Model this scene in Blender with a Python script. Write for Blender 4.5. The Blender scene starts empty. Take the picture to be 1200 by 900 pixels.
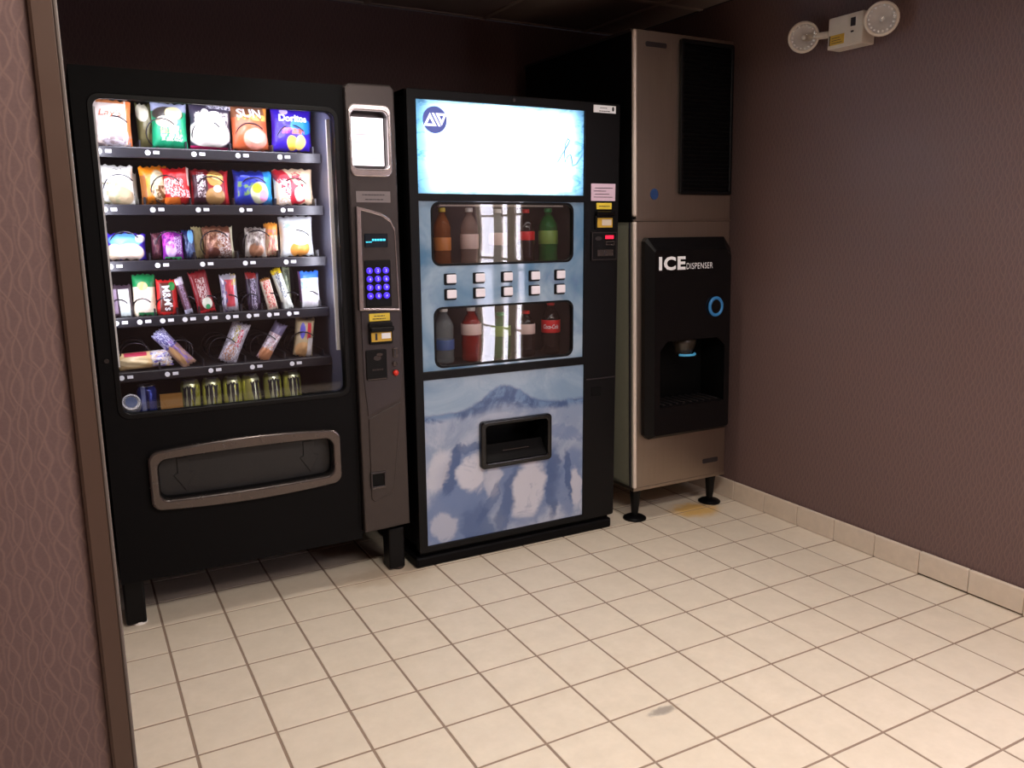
import bpy, bmesh, math, random
from mathutils import Matrix, Vector

# ---------------------------------------------------------------- camera, world, lights, exposure
S = 0.2032                                   # one floor tile (8 in) in metres; all builder numbers are in tiles
sc = bpy.context.scene
COL = sc.collection
PI = math.pi

cam = bpy.data.cameras.new('camera')
cam.sensor_width = 36.0
cam.lens = 953.256 / 1200.0 * 36.0
cam.clip_start = 0.02
camo = bpy.data.objects.new('camera', cam)
COL.objects.link(camo)
yaw, pitch, roll = 0.4990836, -0.1916867, -0.0068448
fw = Vector((math.sin(yaw) * math.cos(pitch), math.cos(yaw) * math.cos(pitch), math.sin(pitch)))
rt = Vector((math.cos(yaw), -math.sin(yaw), 0))
up = rt.cross(fw)
rt, up = rt * math.cos(roll) + up * math.sin(roll), up * math.cos(roll) - rt * math.sin(roll)
m = Matrix((rt, up, -fw)).transposed().to_4x4()
m.translation = Vector((-0.88669, -12.99429, 6.58015)) * S
camo.matrix_world = m
sc.camera = camo

world = bpy.data.worlds.new('world')
sc.world = world
world.use_nodes = True
world.node_tree.nodes['Background'].inputs[0].default_value = (0.55, 0.5, 0.62, 1)
world.node_tree.nodes['Background'].inputs[1].default_value = 0.03

sc.view_settings.view_transform = 'Standard'
sc.view_settings.look = 'None'
sc.view_settings.gamma = 1.0
sc.view_settings.use_curve_mapping = False
sc.view_settings.exposure = 0.0


def lamp(name, kind, loc, energy, color, aim=(0, 0, -1), size=(1, 1), spot=None, blend=.5, parent=None):
    d = bpy.data.lights.new(name, kind)
    d.energy = energy
    d.color = color
    if kind == 'AREA':
        d.shape = 'RECTANGLE'
        d.size, d.size_y = size[0] * S, size[1] * S
    elif kind == 'SPOT':
        d.spot_size = math.radians(spot)
        d.spot_blend = blend
        d.shadow_soft_size = size[0] * S
    o = bpy.data.objects.new(name, d)
    COL.objects.link(o)
    o.location = Vector(loc) * S
    o.rotation_euler = Vector(aim).to_track_quat('-Z', 'Y').to_euler()
    return o


WARM = (1.0, 0.95, 0.86)
# corridor fluorescent troffers (the lamps sit under the fixtures built further down)
lamp('corridor_troffer_lamp', 'AREA', (3.4, -9.8, 11.30), 41, WARM, size=(5.6, 1.4))
lamp('corridor_troffer_lamp', 'AREA', (9.8, -14.0, 11.30), 25, (1.0, .92, .98), size=(5.6, 2.6))
# recessed can lights in the alcove ceiling
lamp('downlight_lamp', 'SPOT', (3.2, -0.4, 11.42), 25, WARM, size=(.25, .25), spot=84, blend=.6)
lamp('downlight_lamp', 'SPOT', (8.6, -1.0, 11.42), 25, WARM, size=(.25, .25), spot=84, blend=.6)

# ---------------------------------------------------------------- materials
def lin(c):
    return tuple(((x / 255 / 12.92) if x / 255 <= .04045 else ((x / 255 + .055) / 1.055) ** 2.4) for x in c) + (1,)


def new_mat(name):
    mt = bpy.data.materials.new(name)
    mt.use_nodes = True
    nt = mt.node_tree
    b = nt.nodes['Principled BSDF']
    return mt, nt, b


def N(nt, typ, **kw):
    n = nt.nodes.new(typ)
    for k, v in kw.items():
        setattr(n, k, v)
    return n


def L(nt, a, b):
    nt.links.new(a, b)


def math_n(nt, op, a, b=None, c=None, clamp=False):
    n = N(nt, 'ShaderNodeMath', operation=op)
    n.use_clamp = clamp
    for i, v in enumerate((a, b, c)):
        if v is None:
            continue
        if isinstance(v, (int, float)):
            n.inputs[i].default_value = v
        else:
            L(nt, v, n.inputs[i])
    return n.outputs[0]


def mixc(nt, fac, a, b):
    n = N(nt, 'ShaderNodeMix', data_type='RGBA')
    for sock, v in ((n.inputs['Factor'], fac), (n.inputs['A'], a), (n.inputs['B'], b)):
        if isinstance(v, (int, float, tuple)):
            sock.default_value = v
        else:
            L(nt, v, sock)
    return n.outputs['Result']


def smooth(nt, v, lo, hi, a=0., b=1.):
    n = N(nt, 'ShaderNodeMapRange', interpolation_type='SMOOTHSTEP')
    L(nt, v, n.inputs[0])
    n.inputs[1].default_value, n.inputs[2].default_value = lo, hi
    n.inputs[3].default_value, n.inputs[4].default_value = a, b
    return n.outputs[0]


def noise(nt, vec, scale, detail=3, rough=.5, dist=0):
    n = N(nt, 'ShaderNodeTexNoise')
    n.inputs['Scale'].default_value = scale
    n.inputs['Detail'].default_value = detail
    n.inputs['Roughness'].default_value = rough
    n.inputs['Distortion'].default_value = dist
    if vec is not None:
        L(nt, vec, n.inputs['Vector'])
    return n.outputs[0]


def bump(nt, b, h, strength=.2, dist=.001):
    n = N(nt, 'ShaderNodeBump')
    n.inputs['Strength'].default_value = strength
    n.inputs['Distance'].default_value = dist
    L(nt, h, n.inputs['Height'])
    L(nt, n.outputs[0], b.inputs['Normal'])


def M(name, rgb, rough=.5, metal=0., spec=.5, var=0., scale=40, emit=0., bmp=0., coat=0.):
    mt, nt, b = new_mat(name)
    c = lin(rgb)
    b.inputs['Base Color'].default_value = c
    b.inputs['Roughness'].default_value = rough
    b.inputs['Metallic'].default_value = metal
    b.inputs['Specular IOR Level'].default_value = spec
    b.inputs['Coat Weight'].default_value = coat
    tc = N(nt, 'ShaderNodeTexCoord')
    nz = noise(nt, tc.outputs['Object'], scale, 4)
    if var:
        col = mixc(nt, nz, tuple(x * (1 - var) for x in c[:3]) + (1,), tuple(min(1, x * (1 + var)) for x in c[:3]) + (1,))
        L(nt, col, b.inputs['Base Color'])
    L(nt, math_n(nt, 'MULTIPLY_ADD', nz, .1, rough - .05, clamp=True), b.inputs['Roughness'])
    if bmp:
        bump(nt, b, nz, bmp)
    if emit:
        b.inputs['Emission Color'].default_value = c
        b.inputs['Emission Strength'].default_value = emit
    return mt


def glass_mat(name, tint=(.97, .98, 1), boost=1., ior=1.5, rough=.0):
    """thin sheet: see-through plus a fresnel reflection"""
    mt, nt, b = new_mat(name)
    nt.nodes.remove(b)
    out = nt.nodes['Material Output']
    tr = N(nt, 'ShaderNodeBsdfTransparent')
    tr.inputs[0].default_value = tint + (1,)
    gl = N(nt, 'ShaderNodeBsdfGlossy')
    gl.inputs['Roughness'].default_value = rough
    fr = N(nt, 'ShaderNodeFresnel')
    geo = N(nt, 'ShaderNodeNewGeometry')       # a thin sheet reflects alike from both faces
    L(nt, math_n(nt, 'MULTIPLY_ADD', geo.outputs['Backfacing'], 1 / ior - ior, ior), fr.inputs[0])
    mx = N(nt, 'ShaderNodeMixShader')
    L(nt, math_n(nt, 'MULTIPLY_ADD', fr.outputs[0], boost, .0, clamp=True), mx.inputs[0])
    L(nt, tr.outputs[0], mx.inputs[1])
    L(nt, gl.outputs[0], mx.inputs[2])
    L(nt, mx.outputs[0], out.inputs[0])
    return mt


def bottle_mat(name, rgb, see=.75):
    """thin PET with drink inside: tinted see-through, some body colour, fresnel gloss"""
    mt, nt, b = new_mat(name)
    out = nt.nodes['Material Output']
    b.inputs['Base Color'].default_value = lin(rgb)
    b.inputs['Roughness'].default_value = .12
    tr = N(nt, 'ShaderNodeBsdfTransparent')
    c = lin(rgb)
    tr.inputs[0].default_value = tuple(.35 + .65 * x for x in c[:3]) + (1,)
    tc = N(nt, 'ShaderNodeTexCoord')
    nz = noise(nt, tc.outputs['Object'], 60, 2)
    mx = N(nt, 'ShaderNodeMixShader')
    L(nt, math_n(nt, 'MULTIPLY_ADD', nz, .1, see - .05, clamp=True), mx.inputs[0])
    L(nt, b.outputs[0], mx.inputs[1])
    L(nt, tr.outputs[0], mx.inputs[2])
    L(nt, mx.outputs[0], out.inputs[0])
    return mt


def print_mat(name, base, shapes=(), rough=.38, metal=0., var=.12, crinkle=.35):
    """flat print on a wrapper, laid out in the object's own 0..1 box (x right, z up)"""
    mt, nt, b = new_mat(name)
    tc = N(nt, 'ShaderNodeTexCoord')
    sp = N(nt, 'ShaderNodeSeparateXYZ')
    L(nt, tc.outputs['Generated'], sp.inputs[0])
    x, z = sp.outputs[0], sp.outputs[2]
    c = lin(base)
    nz = noise(nt, tc.outputs['Generated'], 5, 4, .6)
    col = mixc(nt, nz, tuple(v * (1 - var) for v in c[:3]) + (1,), tuple(min(1, v * (1 + var)) for v in c[:3]) + (1,))
    for s in shapes:
        kind, cx, cz, rx, rz, rgb = s[:6]
        ang = math.radians(s[6]) if len(s) > 6 else 0
        dx = math_n(nt, 'SUBTRACT', x, cx)
        dz = math_n(nt, 'SUBTRACT', z, cz)
        if ang:
            ca, sa = math.cos(ang), math.sin(ang)
            u = math_n(nt, 'ADD', math_n(nt, 'MULTIPLY', dx, ca), math_n(nt, 'MULTIPLY', dz, sa))
            v = math_n(nt, 'SUBTRACT', math_n(nt, 'MULTIPLY', dz, ca), math_n(nt, 'MULTIPLY', dx, sa))
        else:
            u, v = dx, dz
        u = math_n(nt, 'DIVIDE', u, rx)
        v = math_n(nt, 'DIVIDE', v, rz)
        if kind == 'ell':
            d = math_n(nt, 'SQRT', math_n(nt, 'ADD', math_n(nt, 'MULTIPLY', u, u), math_n(nt, 'MULTIPLY', v, v)))
            mk = smooth(nt, d, .9, 1.05, 1, 0)
        else:
            d = math_n(nt, 'MAXIMUM', math_n(nt, 'ABSOLUTE', u), math_n(nt, 'ABSOLUTE', v))
            mk = smooth(nt, d, .92, 1.04, 1, 0)
            if kind == 'txt':                              # small print too fine to read
                t = noise(nt, tc.outputs['Generated'], 17, 2, .7)
                mk = math_n(nt, 'MULTIPLY', mk, smooth(nt, t, .47, .53))
            elif kind == 'blot':
                t = noise(nt, tc.outputs['Generated'], 7, 3, .6)
                mk = math_n(nt, 'MULTIPLY', mk, smooth(nt, t, .42, .58))
        col = mixc(nt, mk, col, lin(rgb))
    L(nt, col, b.inputs['Base Color'])
    b.inputs['Roughness'].default_value = rough
    b.inputs['Metallic'].default_value = metal
    if crinkle:
        h = noise(nt, tc.outputs['Object'], 55, 2, .5, .6)
        bump(nt, b, h, crinkle, .004)
    return mt


def wallpaper(axis, name):
    """mauve paper with a fine lattice of crossing leaf-shaped lines"""
    mt, nt, b = new_mat(name)
    g = N(nt, 'ShaderNodeNewGeometry')
    sp = N(nt, 'ShaderNodeSeparateXYZ')
    L(nt, g.outputs['Position'], sp.inputs[0])
    a = sp.outputs[0 if axis == 'x' else 1]
    z = sp.outputs[2]
    dn = noise(nt, g.outputs['Position'], 14, 2, .5)
    dn2 = noise(nt, g.outputs['Position'], 31, 2, .5)
    u = math_n(nt, 'DIVIDE', a, .115 * S)
    u = math_n(nt, 'ADD', u, math_n(nt, 'MULTIPLY', math_n(nt, 'SUBTRACT', dn, .5), 1.3))
    v = math_n(nt, 'MULTIPLY', math_n(nt, 'DIVIDE', z, .46 * S), 2 * PI)
    v = math_n(nt, 'ADD', v, math_n(nt, 'MULTIPLY', dn2, 1.6))
    w = math_n(nt, 'MULTIPLY', math_n(nt, 'SINE', v), .30)
    res = None
    for sgn, off in ((1, 0), (-1, 0), (.45, .37), (-1.5, .2)):
        t = math_n(nt, 'ADD', math_n(nt, 'ADD', u, off), math_n(nt, 'MULTIPLY', w, sgn))
        t = math_n(nt, 'ABSOLUTE', math_n(nt, 'SUBTRACT', math_n(nt, 'FRACT', t), .5))
        mk = smooth(nt, t, .0, .12, 1, 0)
        if off:
            mk = math_n(nt, 'MULTIPLY', mk, .6)
        res = mk if res is None else math_n(nt, 'MAXIMUM', res, mk)
    fine = noise(nt, g.outputs['Position'], 260, 3, .7)
    base = mixc(nt, fine, lin((92, 72, 72)), lin((110, 88, 86)))
    col = mixc(nt, math_n(nt, 'MULTIPLY', res, .38), base, lin((134, 108, 100)))
    L(nt, col, b.inputs['Base Color'])
    b.inputs['Roughness'].default_value = .55
    b.inputs['Specular IOR Level'].default_value = .3
    bump(nt, b, math_n(nt, 'ADD', math_n(nt, 'MULTIPLY', res, .6), math_n(nt, 'MULTIPLY', fine, .4)),   .12, .001)
    return mt


def floor_tile_mat():
    mt, nt, b = new_mat('floor_tile')
    g = N(nt, 'ShaderNodeNewGeometry')
    oi = N(nt, 'ShaderNodeObjectInfo')
    P = g.outputs['Position']
    n1 = noise(nt, P, 13, 5, .65)
    n2 = noise(nt, P, 45, 3, .6)
    col = mixc(nt, n1, lin((200, 187, 170)), lin((232, 218, 201)))
    col = mixc(nt, math_n(nt, 'MULTIPLY', n2, .35), col, lin((198, 182, 164)))
    col = mixc(nt, math_n(nt, 'MULTIPLY', oi.outputs['Random'], .3), col, lin((204, 192, 176)))
    sp = N(nt, 'ShaderNodeSeparateXYZ')
    L(nt, P, sp.inputs[0])

    def blot(cx, cy, rx, ry, rgb, amt, nsc=20):
        global _
        u = math_n(nt, 'DIVIDE', math_n(nt, 'SUBTRACT', sp.outputs[0], cx * S), rx * S)
        v = math_n(nt, 'DIVIDE', math_n(nt, 'SUBTRACT', sp.outputs[1], cy * S), ry * S)
        d = math_n(nt, 'SQRT', math_n(nt, 'ADD', math_n(nt, 'MULTIPLY', u, u), math_n(nt, 'MULTIPLY', v, v)))
        d = math_n(nt, 'ADD', d, math_n(nt, 'MULTIPLY', noise(nt, P, nsc, 3), .8))
        mk = smooth(nt, d, .8, 1.5, amt, 0)
        return mixc(nt, mk, col, lin(rgb))
    col = blot(11.6, .95, .75, .55, (214, 164, 60), .75)       # rusty water stain by the dispenser foot
    col = blot(5.78, -5.05, .28, .10, (120, 112, 108), .7, 60)  # grey scuff
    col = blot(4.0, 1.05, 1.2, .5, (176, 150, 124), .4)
    L(nt, col, b.inputs['Base Color'])
    L(nt, math_n(nt, 'MULTIPLY_ADD', n2, .2, .30), b.inputs['Roughness'])
    b.inputs['Specular IOR Level'].default_value = .4
    bump(nt, b, n2, .08, .002)
    return mt


def art_mat(name, kind):
    """printed ice art on the drink machine's panels"""
    mt, nt, b = new_mat(name)
    tc = N(nt, 'ShaderNodeTexCoord')
    sp = N(nt, 'ShaderNodeSeparateXYZ')
    G = tc.outputs['Generated']
    L(nt, G, sp.inputs[0])
    x, z = sp.outputs[0], sp.outputs[2]
    if kind == 'lower':
        n1 = noise(nt, G, 2.6, 5, .6, 1.2)
        n2 = noise(nt, G, 5.5, 4, .65, 2.0)
        col = mixc(nt, smooth(nt, n1, .35, .65), lin((132, 148, 178)), lin((176, 182, 202)))
        wob = noise(nt, G, 6, 3, .6)
        xx = math_n(nt, 'ADD', x, math_n(nt, 'MULTIPLY', math_n(nt, 'SUBTRACT', wob, .5), .16))
        zz = math_n(nt, 'ADD', z, math_n(nt, 'MULTIPLY', math_n(nt, 'SUBTRACT', n2, .5), .12))
        DK, MD, WH = (66, 88, 134), (104, 124, 166), (196, 196, 210)
        for cx, cz, rx_, rz_, ang, rgb, amt in (
                (.18, .16, .26, .22, 35, MD, .9), (.30, .08, .10, .18, 20, DK, .7), (.22, .36, .17, .21, -8, MD, .9), (.16, .44, .045, .17, -14, DK, .85),
                (.26, .565, .12, .03, 4, DK, .7), (.28, .40, .095, .13, -12, WH, .95), (.08, .44, .07, .14, -10, WH, .7), (.10, .09, .08, .10, 30, WH, .6),
                (.62, .28, .22, .30, -6, MD, .95), (.50, .18, .06, .24, -18, DK, .7), (.62, .46, .15, .035, 8, DK, .6), (.64, .24, .115, .20, -10, WH, .95),
                (.80, .26, .045, .26, -3, DK, .85), (.91, .24, .10, .25, -4, MD, .85), (.895, .28, .03, .19, 6, DK, .85), (.95, .20, .045, .15, 0, WH, .8),
                (.88, .58, .14, .05, -14, MD, .6), (.40, .33, .05, .12, -20, WH, .6), (.38, .20, .03, .14, -24, DK, .5)):
            ca, sa = math.cos(math.radians(ang)), math.sin(math.radians(ang))
            dx_, dz_ = math_n(nt, 'SUBTRACT', xx, cx), math_n(nt, 'SUBTRACT', zz, cz)
            u = math_n(nt, 'DIVIDE', math_n(nt, 'ADD', math_n(nt, 'MULTIPLY', dx_, ca), math_n(nt, 'MULTIPLY', dz_, sa)), rx_)
            v = math_n(nt, 'DIVIDE', math_n(nt, 'SUBTRACT', math_n(nt, 'MULTIPLY', dz_, ca), math_n(nt, 'MULTIPLY', dx_, sa)), rz_)
            d = math_n(nt, 'SQRT', math_n(nt, 'ADD', math_n(nt, 'MULTIPLY', u, u), math_n(nt, 'MULTIPLY', v, v)))
            col = mixc(nt, smooth(nt, d, .72, 1.12, amt, 0), col, lin(rgb))
        col = mixc(nt, math_n(nt, 'MULTIPLY', smooth(nt, n2, .55, .72), .35), col, lin((90, 112, 156)))
        # breaking wave with a peak in the middle
        dx = math_n(nt, 'SUBTRACT', x, .48)
        pk = math_n(nt, 'EXPONENT', math_n(nt, 'MULTIPLY', math_n(nt, 'MULTIPLY', dx, dx), -38.0))
        crest = math_n(nt, 'ADD', math_n(nt, 'MULTIPLY', pk, .135), .79)
        crest = math_n(nt, 'ADD', crest, math_n(nt, 'MULTIPLY', math_n(nt, 'SUBTRACT', n2, .5), .07))
        below = smooth(nt, math_n(nt, 'SUBTRACT', crest, z), -.01, .015)
        thick = math_n(nt, 'ADD', math_n(nt, 'MULTIPLY', pk, .1), .05)
        fade = math_n(nt, 'DIVIDE', math_n(nt, 'SUBTRACT', crest, z), thick)
        wave = math_n(nt, 'MULTIPLY', below, smooth(nt, fade, .5, 1.25, 1, 0))
        wcol = mixc(nt, smooth(nt, n2, .4, .62), lin((52, 78, 126)), lin((100, 130, 172)))
        sky = math_n(nt, 'SUBTRACT', 1.0, below)
        col = mixc(nt, math_n(nt, 'MULTIPLY', sky, .6), col, mixc(nt, n1, lin((92, 132, 168)), lin((160, 184, 204))))
        col = mixc(nt, math_n(nt, 'MULTIPLY', wave, .9), col, wcol)
        b.inputs['Roughness'].default_value = .3
    elif kind == 'middle':
        n1 = noise(nt, G, 2.2, 4, .55, .8)
        n2 = noise(nt, G, 7, 4, .6)
        col = mixc(nt, smooth(nt, n1, .3, .7), lin((88, 128, 164)), lin((164, 184, 206)))
        col = mixc(nt, math_n(nt, 'MULTIPLY', smooth(nt, n2, .5, .75), .4), col, lin((92, 106, 160)))
        b.inputs['Roughness'].default_value = .05
    L(nt, col, b.inputs['Base Color'])
    b.inputs['Specular IOR Level'].default_value = .8 if kind == 'middle' else .5
    if kind == 'header':
        pass
    return mt


def header_mat():
    """translucent sign sheet, lit by the tubes in the box behind it"""
    mt, nt, b = new_mat('backlit_sign_sheet')
    nt.nodes.remove(b)
    out = nt.nodes['Material Output']
    tc = N(nt, 'ShaderNodeTexCoord')
    G = tc.outputs['Generated']
    sp = N(nt, 'ShaderNodeSeparateXYZ')
    L(nt, G, sp.inputs[0])
    n1 = noise(nt, G, 3.0, 5, .6, .8)
    n2 = noise(nt, G, 9.0, 4, .6, 1.2)
    ex = math_n(nt, 'ABSOLUTE', math_n(nt, 'SUBTRACT', sp.outputs[0], .5))
    ez = math_n(nt, 'ABSOLUTE', math_n(nt, 'SUBTRACT', sp.outputs[2], .5))
    rim = math_n(nt, 'MAXIMUM', smooth(nt, ex, .36, .5), math_n(nt, 'MULTIPLY', smooth(nt, ez, .36, .5), .5))
    col = mixc(nt, n1, lin((232, 243, 248)), lin((206, 230, 244)))
    col = mixc(nt, math_n(nt, 'MULTIPLY', rim, .85), col, lin((146, 188, 212)))
    col = mixc(nt, math_n(nt, 'MULTIPLY', math_n(nt, 'MULTIPLY', rim, smooth(nt, n2, .5, .66)), .7), col, lin((52, 112, 150)))
    tl = N(nt, 'ShaderNodeBsdfTranslucent')
    df = N(nt, 'ShaderNodeBsdfDiffuse')
    L(nt, col, tl.inputs[0])
    L(nt, col, df.inputs[0])
    mx = N(nt, 'ShaderNodeMixShader')
    mx.inputs[0].default_value = .3
    L(nt, tl.outputs[0], mx.inputs[1])
    L(nt, df.outputs[0], mx.inputs[2])
    L(nt, mx.outputs[0], out.inputs[0])
    return mt


def brushed(name, rgb, rough=.35, axis=2):
    mt, nt, b = new_mat(name)
    tc = N(nt, 'ShaderNodeTexCoord')
    mp = N(nt, 'ShaderNodeMapping')
    sc_ = [260, 260, 260]
    sc_[axis] = 3
    mp.inputs['Scale'].default_value = sc_
    L(nt, tc.outputs['Object'], mp.inputs[0])
    nz = noise(nt, mp.outputs[0], 1, 3, .6)
    c = lin(rgb)
    col = mixc(nt, nz, tuple(v * .88 for v in c[:3]) + (1,), tuple(min(1, v * 1.08) for v in c[:3]) + (1,))
    L(nt, col, b.inputs['Base Color'])
    b.inputs['Metallic'].default_value = 1
    L(nt, math_n(nt, 'MULTIPLY_ADD', nz, .12, rough), b.inputs['Roughness'])
    return mt


MAT = {
    'black': M('black_steel', (6, 5, 7), .55, spec=.12, var=.15),
    'black2': M('black_plastic', (8, 7, 9), .42, spec=.2, var=.1),
    'gloss': M('gloss_black_plastic', (9, 9, 11), .16, spec=.4, var=.1),
    'inner': M('dark_cabinet_lining', (34, 30, 34), .6, var=.2),
    'rail': M('shelf_rail', (26, 25, 32), .35, var=.15),
    'pale': M('pale_lining', (84, 84, 98), .4, var=.1),
    'gun': M('gunmetal_plastic', (66, 59, 58), .34, metal=.6, var=.08),
    'gun2': M('dark_gunmetal', (70, 64, 66), .36, metal=.7, var=.08),
    'silver': M('satin_silver', (92, 84, 82), .26, metal=.8, var=.05),
    'plateg': M('grey_instruction_plate', (120, 110, 112), .4, var=.05),
    'chrome': M('bright_chrome_edge', (196, 186, 186), .2, metal=.85, var=.04),
    'steel': brushed('brushed_steel', (168, 154, 142), .30),
    'steeltrim': M('steel_edge_highlight', (222, 208, 198), .3, metal=.35, var=.04),  # pale, less metallic: window reflection on the chamfer put into the colour
    'sidegrey': M('grey_green_side_panel', (138, 136, 120), .45, metal=.1, var=.08),
    'white': M('white_plastic', (226, 220, 214), .45, var=.05),
    'whitec': M('white_label', (238, 238, 244), .5, var=.04),
    'cream': M('cream_enamel', (206, 192, 176), .45, var=.06),
    'yellow': M('yellow_sticker', (226, 196, 60), .45, var=.08),
    'yellow2': M('dull_yellow_sticker', (196, 156, 50), .5, var=.12),
    'pink': M('pale_pink_notice', (214, 186, 206), .5, var=.05),
    'ink': M('dark_ink', (40, 36, 44), .6, var=.1),
    'red': M('red_plastic', (206, 44, 30), .35, var=.08),
    'blue': M('blue_sticker', (32, 58, 104), .4, var=.15),
    'wire': M('spiral_wire', (58, 54, 60), .3, metal=.8, var=.05),
    'trim': M('brown_painted_trim', (74, 54, 45), .5, var=.05, scale=25),
    'trimlight': M('trim_edge_highlight', (92, 82, 78), .5, var=.05),  # paler than the trim: the bevel's highlight as a colour
    'grout': M('brown_grout', (140, 120, 105), .85, var=.15, scale=60),
    'ceil': M('acoustic_ceiling_tile', (150, 134, 124), .85, var=.12, scale=160, bmp=.3),
    'tbar': M('ceiling_grid_bar', (176, 158, 146), .5, var=.05),
    'btn': M('pale_select_button', (216, 206, 214), .4, var=.04, emit=.25),
    'whitep': M('white_cap', (232, 228, 226), .4, var=.04),
    'bin': M('black_bin', (5, 5, 6), .5, spec=.15, var=.1),
    'flap': M('charcoal_flap', (22, 20, 22), .5, var=.12),
    'glass': glass_mat('clear_glass'),
    'acrylic': glass_mat('window_acrylic', (.93, .94, .96), boost=2.8, ior=1.6, rough=.02),
    'screen': M('lit_white_card', (255, 246, 252), .4, var=.02, emit=1.6),
    'lcd': M('dark_display', (10, 22, 34), .25, var=.1),
    'cyan': M('cyan_digits', (60, 200, 235), .4, var=.02, emit=1.4),
    'violet': M('violet_lit_key', (72, 44, 232), .4, var=.05, emit=.75),
    'violetw': M('lit_numeral', (190, 180, 255), .4, var=.02, emit=1.2),
    'redled': M('red_digits', (235, 30, 60), .4, var=.02, emit=1.2),
    'ring': M('blue_lit_ring', (44, 104, 154), .4, var=.15, emit=.2),
    'arc': M('blue_lit_arc', (70, 150, 190), .4, var=.1, emit=.3),
    'led': M('led_bar', (236, 232, 255), .4, var=.02, emit=6.0),
    'troffer': M('lit_troffer_lens', (255, 226, 190), .5, var=.02, emit=5.0),
    'daylit': M('daylit_sheer_curtain', (246, 242, 255), .6, var=.06, emit=8.0),
    'lens': glass_mat('lamp_lens', (.95, .95, .93), ior=1.6, rough=.05),
    'reflector': M('lamp_reflector', (222, 216, 214), .35, metal=.25, var=.05),
    'tan': M('tan_plastic', (150, 104, 44), .5, var=.1),
    'alu': M('can_aluminium', (205, 205, 214), .25, metal=.9, var=.05),
    'chute': M('smoky_chute', (44, 37, 30), .3, var=.1),
}
MAT['floor'] = floor_tile_mat()
MAT['wp_x'] = wallpaper('x', 'leaf_wallpaper_facing')
MAT['wp_y'] = wallpaper('y', 'leaf_wallpaper_side')
MAT['skirt'] = M('beige_base_tile', (206, 190, 174), .35, var=.12, scale=30)

# ---------------------------------------------------------------- geometry helpers (numbers in tiles)
ORG = {}
XF = [None]                                 # optional lean applied to vertices


def put(name, verts, faces, mat, parent=None, org=None, smoothf=False):
    o3 = ORG[parent] if parent is not None else (org or (0, 0, 0))
    if XF[0]:
        verts = [XF[0](v) for v in verts]
    me = bpy.data.meshes.new(name)
    me.from_pydata([((v[0] - o3[0]) * S, (v[1] - o3[1]) * S, (v[2] - o3[2]) * S) for v in verts], [], faces)
    me.update()
    if smoothf:
        me.polygons.foreach_set('use_smooth', [True] * len(me.polygons))
    me.materials.append(MAT[mat] if isinstance(mat, str) else mat)
    o = bpy.data.objects.new(name, me)
    COL.objects.link(o)
    ORG[o] = o3
    if parent is not None:
        o.parent = parent
    else:
        o.location = Vector(o3) * S
    return o


def tag(o, label=None, cat=None, group=None, kind=None):
    for k, v in (('label', label), ('category', cat), ('group', group), ('kind', kind)):
        if v:
            o[k] = v
    return o


def thing(name, label, cat, org, group=None, kind=None, local=False):
    o = bpy.data.objects.new(name, None)
    o.empty_display_size = .05
    COL.objects.link(o)
    o.location = Vector(org) * S
    ORG[o] = (0, 0, 0) if local else org
    return tag(o, label, cat, group, kind)


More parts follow.
